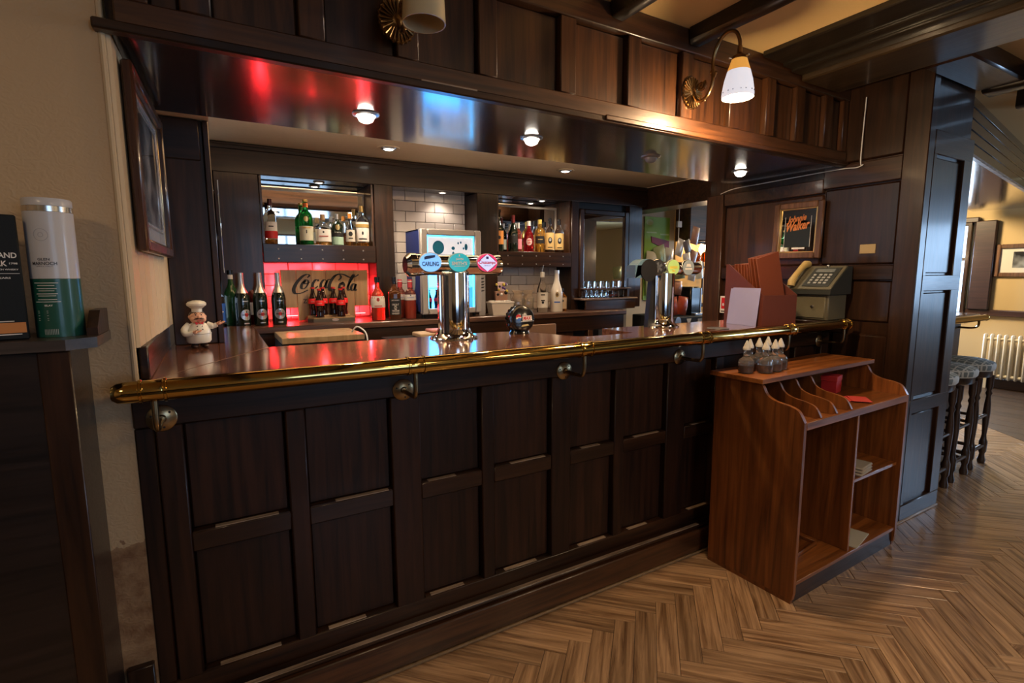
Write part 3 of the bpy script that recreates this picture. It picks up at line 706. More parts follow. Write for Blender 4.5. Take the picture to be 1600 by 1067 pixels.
bottle('spirit_bottle', 'tall clear rum bottle with gold cap and white label, rightmost on the left shelf', (.905, Y1-.01, Z1), .275, .044, SPIR, m_glass, m_gold, .86, (.13,.60,1.3), liquid=m_gamber, lz=.10, extra=[('patch',.47,.55,1.3,pm('gold_band',(.42,.27,.08),.4),'band'),('disc',.33,.006,.012,m_ink,'emblem'),('bar','',.19,.055,m_ink)], rz=face(.9,Y1))
# spirits on the right shelf
Z2 = 1.5605; Y2 = 1.95
OR = pm('orange_label', (.72,.28,.06), .5); TAN = pm('tan_label', (.62,.42,.16), .5)
bottle('liqueur_bottle', 'tall black bottle with orange label, leftmost on the right shelf', (1.975, Y2, Z2), 0.330, 0.037, WINE, m_gdark, m_black, .93, (.18,.50,1.2), OR, extra=[('disc',.34,.012,.014,m_ink,'emblem')], rz=face(1.97,Y2))
bottle('gin_bottle', 'small pale bottle between two black bottles on the right shelf', (2.04, Y2+.04, Z2), 0.228, 0.028, SPIR, m_glass, m_silver, .86, (.1,.45,1.2), pm('grey_label', (.4,.45,.42), .5), rz=face(2.04,Y2))
bottle('liqueur_bottle', 'black wine shaped bottle with dark red foil on the right shelf', (2.105, Y2, Z2), 0.294, 0.040, WINE, m_gdark, pm('wine_foil', (.2,.02,.02), .35), .80, (.25,.45,.9), pm('black_label', (.02,.02,.02), .5), rz=face(2.1,Y2))
bottle('gin_bottle', 'slim pink gin bottle with pale cap on the right shelf', (2.172, Y2+.03, Z2), 0.240, 0.028, SPIR, m_gpink, m_label, .82, (.12,.45,1.2), pm('pink_label', (.75,.25,.3), .5), rz=face(2.17,Y2))
bottle('liqueur_bottle', 'red liqueur bottle with round white emblem on the right shelf', (2.252, Y2, Z2), 0.254, 0.042, ROUND, m_gred, m_label, .86, None, extra=[('disc',.34,.024,.028,m_label,'emblem'),('disc',.34,.020,.023,m_red,'emblem_centre'),('bar','',.34,.034,m_label)], rz=face(2.25,Y2))
bottle('spirit_bottle', 'golden spirit bottle with yellow cap and black label on the right shelf', (2.36, Y2, Z2), 0.270, 0.045, SPIR, m_ggold, pm('yellow_cap', (.6,.45,.1), .4), .88, (.28,.50,.9), m_ink, extra=[('bar','',.4,.04,m_gold)], rz=face(2.36,Y2))
for i, x in enumerate((2.452, 2.548)):
    bottle('rum_bottle', ['rum bottle with tan portrait label, left one of the pair on the right shelf', 'rum bottle with tan portrait label, rightmost on the right shelf'][i], (x, Y2-.01, Z2), .285-.004*i, .0385, SPIR, m_glass, m_black, .84, (.1,.58,1.3), TAN, liquid=pm('dark_rum', (.05,.018,.006), .1), lz=.09, group='pair of rum bottles on the right shelf', extra=[('disc',.36,.017,.026,m_ink,'emblem'),('disc',.38,.009,.013,m_grey,'emblem_centre'),('bar','',.16,.04,m_ink)], rz=face(x,Y2))

# bottles on the back counter, left end
ZC = 1.0855
for i, (x, y) in enumerate(((.135, 1.74), (.232, 1.75), (.332, 1.74))):
    bottle('prosecco_bottle', ['prosecco bottle with silver foil, leftmost of the three by the wooden cola sign', 'prosecco bottle with silver foil, middle of the three left of the cola sign', 'prosecco bottle with silver foil overlapping the red lit edge of the cola sign'][i], (x, y, ZC), .315, .041, WINE, m_gdark, m_silver, .90, None, group='three prosecco bottles on the back counter', foil=(.62, .90, m_silver),
        extra=[('disc',.22,.032,.032,m_silver,'round_label'),('disc',.22,.011,.011,m_red,'red_spot'),('text','MARTINI',.22,.046,m_ink,.009),('bar','',.47,.032,m_silver,.007),('disc',.275,.004,.005,m_ink,'crest'),('bar','',.06,.03,m_silver,.007)], rz=face(x, y)+(.45 if i == 0 else .1 if i == 2 else .2))
bottle('sparkling_bottle', 'green sparkling wine bottle with black and white neck behind the leftmost prosecco', (.085, 1.86, ZC), .33, .044, WINE, pm('bottle_green', (.01,.06,.015), .05, coat=.6), m_black, .93, None, foil=(.84,.92,m_label), rz=.3)
bottle('gin_bottle', 'blue labelled vodka bottle at the foot of the optics', (.012, 1.735, ZC), .255, .036, SPIR, m_glass, m_label, .86, (.12,.55,1.5), m_blue, liquid=m_gdark, lz=.08, extra=[('bar','',.36,.045,m_label),('patch',.70,.9,3.1,pm('pale_blue',(.2,.4,.8),.4),'neck_band')], rz=.1)
bottle('rose_bottle', 'pink rose bottle with blue cap behind the prosecco', (.195, 1.87, ZC), .30, .036, WINE, m_gred, pm('blue_cap', (.1,.25,.7), .4), .80, (.2,.45,1.2), rz=.1)
# upturned bottles on optics along the left end
op = thing('optic_rack', 'rack of clear spirit optics on the dark wall left of the spirits shelf', 'rack', (.02, 1.8, 1.4))
MB().box(-.115, -.095, 1.62, 1.92, 1.30, 1.98, .003).build('backboard', m_oak_z, op, world=True)
MB().tube([(.055, 1.75, 1.40), (.055, 1.75, 1.92)], .003, 6).build('rod', m_chrome, op, world=True)
for i, z in enumerate((1.42, 1.56, 1.70, 1.82)):
    g = MB().lathe([(0, 0), (.012, 0), (.016, .02), (.02, .025), (.02, .05), (.012, .06), (.008, .075), (0, .075)], 10, c=(.005+.012*(i % 2), 1.72, z)).build('measure', m_glass, op, world=True)
    MB().box(-.095, .005, 1.712, 1.728, z+.03, z+.04, .001).build('bracket', m_chrome, op, world=True)
    MB().box(-.01, .02, 1.70, 1.706, z+.01, z+.035, .001).build('tag', [m_label, m_blue, m_label, m_grey][i], op, world=True)
for i, (y, lq, nm) in enumerate(((1.76, m_gred, 'upturned bottle of red spirit hanging on the optics'), (1.86, m_gblue, 'upturned bottle with blue band hanging deeper on the optics'))):
    t = bottle('optic_bottle', nm, (-.05, y, 1.70 if i == 0 else 1.62), .27, .036, SPIR, m_glass, m_black, .93, (.2,.5,1.3), liquid=lq, lz=.5, cat='bottle')
    t.rotation_euler = (pi, 0, .6)

# right of the cola sign
bottle('gin_bottle', 'large pink gin bottle with white shield label right of the cola sign', (.935, 1.735, ZC), .285, .047, ROUND, pm('pink_gin', (.75,.10,.06), .05, trans=.6), m_black, .88, (.30,.56,1.2), extra=[('disc',.47,.010,.017,pm('berry',(.4,.03,.02),.4),'emblem'),('bar','',.335,.05,pm('rose_print',(.6,.2,.2),.5),.008)], rz=face(.93,1.73), sq=2.6)
jd = bottle('whiskey_bottle', 'square black labelled whiskey bottle right of the pink gin', (1.043, 1.72, ZC), .285, .041, SPIR, pm('whiskey_brown',(.10,.03,.008),.05,trans=.3), m_black, .84, (.12,.50,.80), pm('black_paper', (.012,.012,.012), .5), liquid=pm('dark_whiskey',(.10,.03,.006),.1), lz=.14, sq=6, rz=face(1.04,1.72)+.1,
    extra=[('text','JACK DANIEL\'S',.455,.05,m_label,.010),('text','Old No.7',.36,.044,m_label,.012),('disc',.285,.020,.014,m_label,'oval'),('disc',.285,.017,.0115,pm('black_oval',(.012,.012,.012),.5),'oval_centre'),('text','BRAND',.285,.02,m_label,.006),('text','TENNESSEE',.21,.048,m_label,.011),('text','WHISKEY',.15,.05,m_label,.012)])
for i, (x, y) in enumerate(((1.115, 1.815), (1.152, 1.71))):
    bottle('gin_bottle', ['pink gin bottle with red cap half hidden behind its twin', 'pink gin bottle with red cap and white band next to the small fridge'][i], (x, y, ZC), .268, .0385, SPIR, m_gpink, pm('red_cap', (.55,.06,.07), .35), .80, (.48,.62,1.5), liquid=pm('rose_gin',(.65,.15,.07),.2, trans=.3), lz=.46, group='two pink gins beside the fridge', capw=1.25, extra=[('text','Gordon\'s',.55,.045,m_blue),('disc',.60,.004,.004,m_ink,'emblem'),('patch',.92,.97,3.1,m_label,'cap_band')], rz=face(x, y))
bottle('spirit_bottle', 'clear bottle with a steel pourer and white label on the right of the back counter', (2.245, 1.735, ZC), .315, .043, TRI, m_glass, m_label, .88, (.12,.50,1.3), extra=[('bar','',.44,.035,m_ink,.009),('disc',.25,.010,.010,m_ink,'emblem'),('bar','',.30,.03,m_ink,.01)], rz=face(2.24,1.73))
MB().tube([(2.245, 1.735, ZC+.312), (2.245, 1.735, ZC+.33), (2.25, 1.725, ZC+.37)], .0045, 8).build('pourer', m_silver, [o for o in bpy.data.objects if o.name.startswith('spirit_bottle') and abs(o.location.x-2.245) < .001][0], world=True)
ml = bottle('liqueur_bottle', 'white opaque coconut liqueur bottle with pourer on the back counter', (2.372, 1.72, ZC), .33, .050, MALI, pm('white_glass', (.70,.66,.60), .25, coat=.3), m_silver, .93, None, extra=[('disc',.42,.015,.022,m_gold,'emblem'),('disc',.42,.011,.017,pm('brown_print',(.12,.05,.02),.5),'emblem_centre'),('bar','',.24,.05,m_blue,.01)], rz=face(2.37,1.72))
bottle('bitters_bottle', 'small amber bottle with cream label right of the coconut liqueur', (2.472, 1.78, ZC), .185, .034, SPIR, m_gamber, m_black, .84, (.1,.6,1.2), pm('kraft_label', (.5,.36,.22), .6), extra=[('disc',.45,.008,.01,m_ink,'emblem')], rz=face(2.46,1.76), sq=4)

# ------------------------------------------------------------------ wooden cola sign
sg = thing('cola_sign', 'wooden cola sign with red lit tiles showing around its edge', 'sign', (.63, 1.9, ZC))
X0, X1, ZT = .368, .918, 1.418
nb = 6
for i in range(nb):
    a = X0+(X1-X0)*i/nb; b = X0+(X1-X0)*(i+1)/nb
    z0 = 1.18 if i in (0, nb-1) else ZC+.001
    if i == 1: a0 = a
    MB().box(a+.0008, b-.0008, 1.905, 1.925, 1.175 if i in (0, nb-1) else 1.09, ZT, .0015).build('board', m_board, sg, world=True)
PX = lambda u: X0+(u-296)/(1392-296)*(X1-X0)
PZ = lambda v: 1.418-(v-160)/(690-160)*.262
def stroke(mb, pts, w0=2, w1=15, ang=50, k=8, scale=1):
    c = crom([(p[0], p[1], 0) for p in pts], k); vs = []
    for i, p in enumerate(c):
        t = (c[min(i+1, len(c)-1)]-c[max(i-1, 0)]).normalized(); nrm = Vector((-t.y, t.x, 0))
        a = math.atan2(-t.y, t.x); w = w0+(w1-w0)*abs(sin(a))**1.2 if t.y > 0 else w0+(w1-w0)*abs(sin(a))**2*.55
        e = min(i, len(c)-1-i)/3; w *= min(1, .45+e*.55)
        for s_ in (-1, 1):
            q = p+nrm*w*s_*.5*1.75; vs.append((PX(q.x), 1.9035, PZ(q.y)))
    n = len(c)
    mb.add(vs, [(2*i, 2*i+1, 2*i+3, 2*i+2) for i in range(n-1)])
lt = MB()
# flowing script: C o c a - C o l a
stroke(lt, [(612,262),(640,232),(612,218),(560,240),(500,300),(455,370),(440,425),(462,462),(520,462),(585,435),(615,420)], 5, 26)
stroke(lt, [(600,300),(560,320),(535,370),(545,402),(580,395),(615,345),(620,300),(590,290),(570,330),(600,340),(640,320)], 5, 20)
stroke(lt, [(738,310),(745,290),(712,292),(680,335),(672,385),(700,400),(740,370)], 5, 20)
stroke(lt, [(850,300),(815,292),(780,335),(775,385),(800,398),(835,350),(858,298),(838,360),(842,398),(870,385)], 5, 19)
stroke(lt, [(855,292),(905,283)], 8, 12)
stroke(lt, [(1000,300),(1035,262),(1020,222),(965,235),(910,300),(880,370),(885,425),(920,440),(960,420)], 5, 24)
stroke(lt, [(940,255),(1000,215),(1075,222),(1140,255),(1190,262),(1250,235),(1268,218)], 6, 20)
stroke(lt, [(1060,330),(1025,345),(1008,395),(1022,425),(1055,410),(1075,360),(1060,325),(1042,350),(1080,360)], 5, 20)
stroke(lt, [(1110,400),(1150,330),(1200,250),(1215,225),(1190,235),(1150,310),(1120,400),(1130,432),(1158,415)], 5, 20)
stroke(lt, [(1225,350),(1195,348),(1165,390),(1168,430),(1190,435),(1218,385),(1228,350),(1212,410),(1220,440),(1240,425)], 5, 19)
for tx, u, w in (('Z', 570, 46), ('E', 690, 40), ('R', 800, 40), ('O', 900, 46)):
    lt.text(tx, Matrix.Translation((PX(u), 1.9035, PZ(568))) @ Matrix.Rotation(pi/2, 4, 'X'), h=.026, bold=.012)
lt.build('lettering', m_ink, sg, world=True, norm=False)
bs = thing('cola_plinth', 'low wooden display plinth holding five cola bottles below the script', 'display', (.64, 1.83, ZC))
def plinth_poly(o): return [(.50+o, 1.90), (.50+o, 1.80+o), (.53+o, 1.765+o), (.79-o, 1.765+o), (.79-o, 1.90)]
MB().prism(plinth_poly(0), ZC, 1.107, 'z').build('base', pm('plinth_grey', (.10,.085,.07), .5), bs, world=True, smooth=False)
MB().prism(plinth_poly(.004), 1.107, 1.113, 'z').build('top', m_board, bs, world=True, smooth=False)
MB().box(.51, .78, 1.845, 1.9, 1.113, 1.124, .002).build('step', m_board, bs, world=True)
MB().disc(.021, .0085, frontM(.665, 1.7645, 1.098)).build('plate', m_grey, bs, world=True, norm=False)
MB().text('Coca-Cola', frontM(.665, 1.764, 1.0985), w=.032, shear=.3, bold=.01).build('lettering', m_red, bs, world=True, norm=False)
for i, (x, y, z, lb) in enumerate(((.550, 1.872, 1.1245, 'cola bottle with red label, back row leftmost on the plinth'), (.612, 1.872, 1.1245, 'cola bottle with red label, second from left in the back row'), (.678, 1.872, 1.1245, 'cola bottle with red label, third from left in the back row on the plinth'), (.742, 1.872, 1.1245, 'cola bottle with red label, back row rightmost on the plinth'), (.578, 1.802, 1.1135, 'cola bottle with red label, front row left on the plinth'), (.710, 1.802, 1.1135, 'cola bottle with red label, front row right on the plinth'))):
    bottle('cola_bottle', lb, (x, y, z), .182 if i < 4 else .184, .029, COLA, m_cola, m_red, .955, (.42,.60,3.14), m_redlab, group='cola bottles on the plinth', extra=[('text','Coca-Cola',.50,.030,m_label,.008)], rz=face(x, y), n=14)
# red LED strips round the sign (real lamps behind the board edges)
led = pm('red_led', (1,.05,.05), .4, emit=(1,.03,.03), es=22)
ls = thing('led_strip', 'red LED strip hidden behind the edges of the cola sign', 'light', (.63, 1.95, 1.25))
for b in ((.375, .91, 1.935, 1.94, 1.405, 1.41), (.375, .38, 1.935, 1.94, 1.18, 1.4), (.905, .91, 1.935, 1.94, 1.18, 1.4), (.38, .47, 1.935, 1.94, 1.12, 1.125), (.80, .90, 1.935, 1.94, 1.12, 1.125)):
    MB().box(*b).build('strip', led, ls, world=True)
for x, z, p in ((.34, 1.30, 1.6), (.94, 1.30, 1.6), (.63, 1.435, 1.3), (.42, 1.14, 1.2), (.87, 1.14, 1.2)):
    light('led_light', 'POINT', (x if x not in (.34, .94) else (.345 if x == .34 else .94), 2.0, z), p, (1, .02, .03), .02)

# ------------------------------------------------------------------ small display fridge
fr = thing('display_fridge', 'small grey display fridge with blue lit glass door', 'fridge', (1.42, 1.78, ZC))
m_fg = pm('fridge_grey', (.42,.40,.39), .35); m_fs = pm('fridge_side', (.03,.05,.22), .35)
FX0, FX1, FY0, FY1, FZ0, FZ1 = 1.205, 1.655, 1.625, 1.93, 1.115, 1.69
fb = MB().box(FX0, FX0+.012, FY0+.04, FY1, FZ0, FZ1, .002).build('side_panel', m_fs, fr, world=True)
MB().text('ZERO', Matrix.Translation((FX0-.0012, 1.80, 1.52)) @ Matrix.Rotation(-pi/2, 4, 'Z') @ Matrix.Rotation(pi/2, 4, 'X'), w=.10).disc(.035, .09, Matrix.Translation((FX0-.001, 1.78, 1.36)) @ Matrix.Rotation(-pi/2, 4, 'Z') @ Matrix.Rotation(pi/2, 4, 'X')).build('side_print', m_grey, fb, world=True, norm=False)
MB().box(FX1-.012, FX1, FY0+.04, FY1, FZ0, FZ1, .002).build('side_panel', m_fg, fr, world=True)
MB().box(FX0, FX1, FY0+.04, FY1, FZ1-.012, FZ1, .002).build('top_panel', m_fg, fr, world=True)
MB().box(FX0, FX1, FY0+.04, FY1, FZ0, FZ0+.02, .002).build('floor_panel', m_fg, fr, world=True)
lit = pm('lit_cabinet', (.2,.5,.9), .5, emit=(.05,.38,1), es=6)
MB().box(FX0+.012, FX1-.012, FY1-.012, FY1-.004, FZ0+.02, FZ1-.012).build('lit_back', lit, fr, world=True)
MB().box(FX0+.001, FX1-.001, FY1-.0035, FY1, FZ0, FZ1).build('back_panel', m_fg, fr, world=True)
dr = MB()
for b in ((FX0, FX0+.05, FZ0, FZ1), (FX1-.05, FX1, FZ0, FZ1)): dr.box(b[0], b[1], FY0, FY0+.038, b[2], b[3], .008)
dr.box(FX0+.05, FX1-.05, FY0, FY0+.038, FZ1-.042, FZ1, .006).box(FX0+.05, FX1-.05, FY0, FY0+.038, FZ0, FZ0+.04, .006)
dr = dr.build('door', m_fg, fr, world=True)
MB().box(FX0+.05, FX1-.05, FY0+.012, FY0+.016, FZ0+.04, FZ1-.042).build('glass', m_pane, dr, world=True)
glow = pm('blue_lit_edge', (.1,.5,1), .4, emit=(.03,.45,1), es=6)
for b in ((FX0+.05, FX0+.056, FZ0+.04, FZ1-.042), (FX1-.058, FX1-.05, FZ0+.04, FZ1-.042)): MB().box(b[0], b[1], FY0+.018, FY0+.03, b[2], b[3]).build('edge_light', glow, dr, world=True)
MB().box(FX0+.056, FX1-.058, FY0+.018, FY0+.03, FZ1-.052, FZ1-.042).build('edge_light', glow, dr, world=True)
hp = MB().box(FX0+.056, FX1-.058, FY0+.02, FY0+.03, 1.455, FZ1-.052).build('header_panel', pm('header_white', (.8,.8,.8), .5, emit=(.85,.83,.88), es=.38), fr, world=True)
hb = MB(); hy = FY0+.0192
hb.disc(.042, .046, frontM(1.338, hy, 1.568), 28).disc(.013, .012, frontM(1.447, hy, 1.565)).disc(.008, .012, frontM(1.447, hy, 1.53)).disc(.012, .023, frontM(1.545, hy, 1.575))
hb.poly([(-.03,-.028),(-.012,.012),(-.004,-.01),(.006,.03),(.012,.005),(.024,.028),(.03,-.028)], frontM(1.285, hy, 1.487)).poly([(-.012,.006),(.012,.009),(.009,.018),(-.012,.014)], frontM(1.49, hy, 1.512)).poly([(-.005,-.014),(.008,-.002),(-.004,.004)], frontM(1.487, hy, 1.51))
for x, z in ((1.485, 1.60), (1.505, 1.605), (1.525, 1.565)): hb.disc(.006, .008, frontM(x, hy, z))
hb.build('printed_shapes', pm('print_teal', (.01,.22,.42), .5), hp, world=True, norm=False)
MB().disc(.033, .036, frontM(1.338, hy-.0006, 1.568), 28).build('printed_disc', pm('print_pale', (.015,.28,.48), .5), hp, world=True, norm=False)
for x, y in ((FX0+.03, FY0+.07), (FX1-.03, FY0+.07), (FX0+.03, FY1-.03), (FX1-.03, FY1-.03)): MB().lathe([(0, 0), (.012, 0), (.012, FZ0-ZC), (0, FZ0-ZC)], 10, c=(x, y, ZC)).build('foot', m_blackm, fr, world=True)
MB().box(FX0+.014, FX1-.014, FY0+.06, FY1-.02, 1.29, 1.294).build('wire_shelf', m_steel, fr, world=True)
for i, (x, y, z) in enumerate(((1.305, 1.76, 1.1355), (1.365, 1.76, 1.1355), (1.495, 1.76, 1.1355), (1.55, 1.76, 1.1355))):
    bottle('cola_bottle', ['cola bottle inside the lit fridge, left of the beer tower', 'cola bottle inside the lit fridge, just behind the beer column', 'cola bottle inside the lit fridge, just right of the beer column', 'cola bottle inside the lit fridge at its right side'][i], (x, y, z), .145, .023, COLA, m_cola, m_red, .955, (.42,.6,3.14), m_redlab, group='cola bottles in the fridge', rz=-.3, n=14)
light('fridge_light', 'AREA', (1.43, 1.90, 1.655), 2.2, (.25,.6,1), .3, (1.43, 1.70, 1.2), size_y=.04)
fz = thing('small_carton', 'grey printed card standing right of the fridge', 'card', (1.70, 1.72, ZC))
MB().box(-.022, .03, -.004, .004, 0, .30, .001).build('sheet', pm('grey_card', (.36,.34,.33), .6), fz)
pb = MB()
for zz in (.27, .245, .225, .205, .18): pb.poly([(-.018,-.007),(.010,-.004),(.022,.006),(-.012,.003)], frontM(.004, -.0045, zz))
pb.build('printed_shapes', m_ink, fz, norm=False)
# ================================================================== ON THE BAR AND AROUND IT
def ell(mb, rx, rz, M, z=0, n=28): return mb.disc(rx, rz, M, n, z)
# chrome beer tower with three illuminated badges
t1 = thing('beer_tower', 'chrome T shaped beer tower with three oval badges', 'beer tap', (.925, .44, 1.1))
TZ, TY = 1.425, .44
tb = MB().lathe([(0, .735), (.03, .735), (.046, .745), (.048, .76), (.045, .775), (.045, 1.115), (.048, 1.13), (.048, 1.145), (.03, 1.155), (0, 1.155)], 28, M=Matrix.Translation((0, TY, TZ)) @ Matrix.Rotation(pi/2, 4, 'Y') ).build('crossbar', m_chrome, t1, world=True)
ec = MB().lathe([(.0, .70), (.034, .70), (.05, .715), (.05, .742), (.03, .744), (0, .744)], 28, M=Matrix.Translation((0, TY, TZ)) @ Matrix.Rotation(pi/2, 4, 'Y')).build('end_cap', m_chrome, t1, world=True)
MB().disc(.030, .030, Matrix.Translation((.6994, TY, TZ)) @ Matrix.Rotation(-pi/2, 4, 'Y')).build('end_inlay', m_black, ec, world=True)
MB().lathe([(0, 1.128), (.071, 1.128), (.071, 1.39), (0, 1.39)], 32, c=(.918, TY, 0)).build('column', m_chrome, t1, world=True)
MB().box(.853, .872, TY-.058, TY-.04, 1.13, 1.385, .004).build('badge_strip', m_blackm, t1, world=True)
MB().lathe([(0, 1.1003), (.108, 1.1003), (.106, 1.106), (.09, 1.112), (.077, 1.13), (.072, 1.145), (0, 1.145)], 32, c=(.918, TY, 0)).build('base', m_chrome, t1, world=True)
def badge(x, label_mat, rim_mat, tower, y=TY-.047, z=TZ+.009, rx=.051, rz=.042):
    M = frontM(x, y, z, -.10)
    b = MB().lathe([(0, -.02), (.9, -.02), (1, -.012), (1, 0), (.94, .006), (0, .006)], 30, M=M @ Matrix.Scale(rx, 4, (1,0,0)) @ Matrix.Scale(rz, 4, (0,1,0))).build('badge', rim_mat, tower, world=True)
    MB().disc(rx*.93, rz*.93, M @ Matrix.Translation((0, 0, .0066)), 30).build('badge_face', label_mat, b, world=True, norm=False)
    return b, M @ Matrix.Translation((0, 0, .0072))
def face_m(name, c, es=.55): return pm(name, c, .25, coat=.5, emit=c, es=es)
b, M = badge(.794, face_m('badge_blue', (.16,.42,.85)), m_steel, t1)
MB().text('CARLING', M @ Matrix.Translation((0, -.006, 0)), w=.072, h=.019, bold=.03).poly([(-.026,.011),(.020,.021),(.021,.031),(-.016,.027),(-.026,.023)], M).build('lettering', pm('navy_print', (.005,.02,.12), .4), b, world=True, norm=False)
b, M = badge(.927, face_m('badge_teal', (.01,.28,.32)), pm('teal_rim', (.2,.42,.44), .3, .6), t1)
MB().text("JOHN", M @ Matrix.Translation((0, .0145, 0)), w=.034, h=.0115, bold=.03).text("SMITH'S", M @ Matrix.Translation((0, -.003, 0)), w=.070, h=.016, bold=.03).poly([(-.024,-.014),(.026,-.013),(.026,-.0155),(-.024,-.0165)], M).poly([(-.003,.026),(.003,.026),(.002,.035),(-.002,.035)], M).build('lettering', m_label, b, world=True, norm=False)
b, M = badge(1.063, face_m('badge_red', (.62,.03,.12)), pm('red_rim', (.55,.3,.4), .3, .6), t1)
MB().poly([(0,.038),(.026,.018),(.046,0),(.026,-.018),(0,-.038),(-.026,-.018),(-.046,0),(-.026,.018)], M).build('star_panel', face_m('badge_lilac', (.50,.55,.85), .5), b, world=True, norm=False)
cz = MB()
for sx in (-1, 1):
    for sz in (-1, 1): cz.poly([(sx*.006,sz*.037),(sx*.038,sz*.012),(sx*.038,sz*.0085),(sx*.010,sz*.031)], M, .0003)
cz.text('SEVILLA', M @ Matrix.Translation((0, -.012, .0005)), w=.03, h=.005).poly([(-.006,.017),(.006,.017),(.006,.028),(-.006,.028)], M, .0004)
cz.build('pattern', pm('navy_print2', (.01,.02,.15), .4), b, world=True, norm=False)
MB().text('Cruzcampo', M @ Matrix.Translation((0, .001, .0006)), w=.080, h=.019, bold=.03).build('lettering', pm('crimson_print', (.6,.01,.05), .4), b, world=True, norm=False)

# second chrome tower farther along
t2 = thing('beer_tower', 'second chrome beer tower with round badges near the menus', 'beer tap', (2.085, .32, 1.1))
T2Z, T2Y = 1.412, .32
MB().lathe([(0, 1.90), (.033, 1.90), (.034, 1.91), (.034, 2.34), (.028, 2.358), (0, 2.362)], 24, M=Matrix.Translation((0, T2Y, T2Z)) @ Matrix.Rotation(pi/2, 4, 'Y')).build('crossbar', m_chrome, t2, world=True)
MB().lathe([(0, 1.125), (.062, 1.125), (.062, 1.385), (0, 1.385)], 28, c=(2.085, T2Y, 0)).build('column', m_chrome, t2, world=True)
MB().prism([(1.985, 1.1003), (2.022, 1.1003), (2.022, 1.38), (2.008, 1.38)], T2Y+.0, T2Y+.03, 'y').build('side_plate', m_blackm, t2, world=True, smooth=False)
MB().lathe([(0, 1.1003), (.092, 1.1003), (.09, 1.106), (.078, 1.112), (.067, 1.126), (.063, 1.14), (0, 1.14)], 28, c=(2.085, T2Y, 0)).build('base', m_chrome, t2, world=True)
bb_ = MB().prism([(1.815, 1.362), (1.815, 1.425)]+[(1.895-.075*cos(a), 1.395+.062*sin(a)) for a in [rad(k) for k in range(30, 181, 15)][::-1][2:]]+[(1.955, 1.362)], T2Y-.075, T2Y-.01, 'y').build('cowl', pm('steel_blue_plastic', (.10,.19,.27), .35), t2, world=True, smooth=False)
for dx, dz in ((-.012, .02), (.018, .02), (.014, -.01)): MB().disc(.012, .012, frontM(1.895+dx, T2Y-.0755, 1.402+dz)).build('badge_spot', m_grey, bb_, world=True, norm=False)
MB().lathe([(0, 0), (.056, 0), (.056, .004), (0, .004)], 24, M=frontM(1.905, T2Y-.076, 1.40)).build('cowl_face', m_blackm, bb_, world=True)
GB = [(2.008, pm('badge_dark', (.03,.03,.035), .3)), (2.118, face_m('badge_lime', (.30,.42,.12), .4)), (2.232, face_m('badge_grey', (.22,.24,.22), .3))]
for i, (x, mt) in enumerate(GB):
    b, M = badge(x, mt, m_chrome if i != 1 else pm('pale_green_rim', (.45,.52,.38), .25, .5), t2, y=T2Y-.036, z=T2Z+.004, rx=.042, rz=.043)
    pr = MB()
    if i == 0:
        for k in range(5): pr.poly([(-.005,0),(.005,0),(.007,.026),(-.007,.026)], M @ Matrix.Rotation(k*2*pi/5+.3, 4, 'Z'))
    elif i == 1: pr.poly([(-.026,-.008),(.026,-.006),(.026,.008),(-.026,.006)], M).disc(.012,.006, M @ Matrix.Translation((0,-.018,0)))
    else: pr.poly([(-.024,-.012),(.024,-.012),(.024,-.003),(-.024,-.003)], M).poly([(-.018,.004),(.018,.004),(.012,.02),(-.012,.02)], M)
    pr.build('print', [m_silver, pm('yellow_print', (.6,.55,.1), .4), m_label][i], b, world=True, norm=False)

# round soft drink dispenser head
pp = thing('drink_dispenser', 'round black soft drink dispenser head like a bottle cap', 'drink tap', (1.285, .47, 1.1))
PM_ = Matrix.Translation((1.262, .425, 1.171)) @ Matrix.Rotation(-.12, 4, 'Z') @ Matrix.Rotation(pi/2-.12, 4, 'X') @ Matrix.Scale(.86, 4)
MB().lathe([(0, .035), (.045, .034), (.066, .026), (.074, .012), (.076, -.004), (.074, -.012)], 44, M=PM_, lobes=0).build('cap_face', m_black, pp, world=True)
MB().lathe([(0, -.012), (.074, -.012), (.078, -.02), (.08, -.042), (.074, -.05), (0, -.05)], 84, M=PM_, lobes=21, wob=.035).build('crimped_rim', pm('crimp_black', (.02,.02,.022), .15, .6), pp, world=True)
MB().lathe([(0, 0), (.05, 0), (.045, .01), (.03, .03), (0, .03)], 20, c=(1.262, .445, 1.1003)).build('foot', m_black, pp, world=True)
LM = PM_ @ Matrix.Translation((0, 0, .0365))
def cap_fit(p): return p
lg = MB().disc(.0165, .0165, LM @ Matrix.Translation((-.032, .008, -.0005)), 28).build('globe', m_label, pp, world=True, norm=False)
def seg(pts): return [(x*.0165-.032, y*.0165+.008) for x, y in pts]
MB().poly(seg([(cos(rad(a)), sin(rad(a))) for a in range(10, 200, 12)]+[(-.5,.0),(0,.22),(.5,.12)]), LM).build('globe_red', m_red, lg, world=True, norm=False)
MB().poly(seg([(cos(rad(a)), sin(rad(a))) for a in range(222, 352, 12)]+[(.5,-.28),(0,-.2),(-.45,-.55)]), LM).build('globe_blue', m_blue, lg, world=True, norm=False)
MB().text('PEPSI', LM @ Matrix.Translation((.004, .021, .0)), w=.026, h=.005, bold=.02).poly([(-.02,-.0155),(.06,-.0125),(.06,-.0145),(-.02,-.0175)], LM).poly([(-.009,-.0125),(.049,-.010),(.046,.0165),(-.009,.0165)], LM, -.0001).build('lettering', m_label, lg, world=True, norm=False)
MB().text('MAX', LM @ Matrix.Translation((.019, .003, .0006)), w=.050, h=.021, shear=.25, bold=.03).build('lettering', m_red, lg, world=True, norm=False)
MB().poly([(-.02,-.045),(.03,-.038),(.022,-.03),(-.012,-.034)], PM_ @ Matrix.Translation((0,0,.0352))).build('swirl', m_gold, pp, world=True, norm=False)

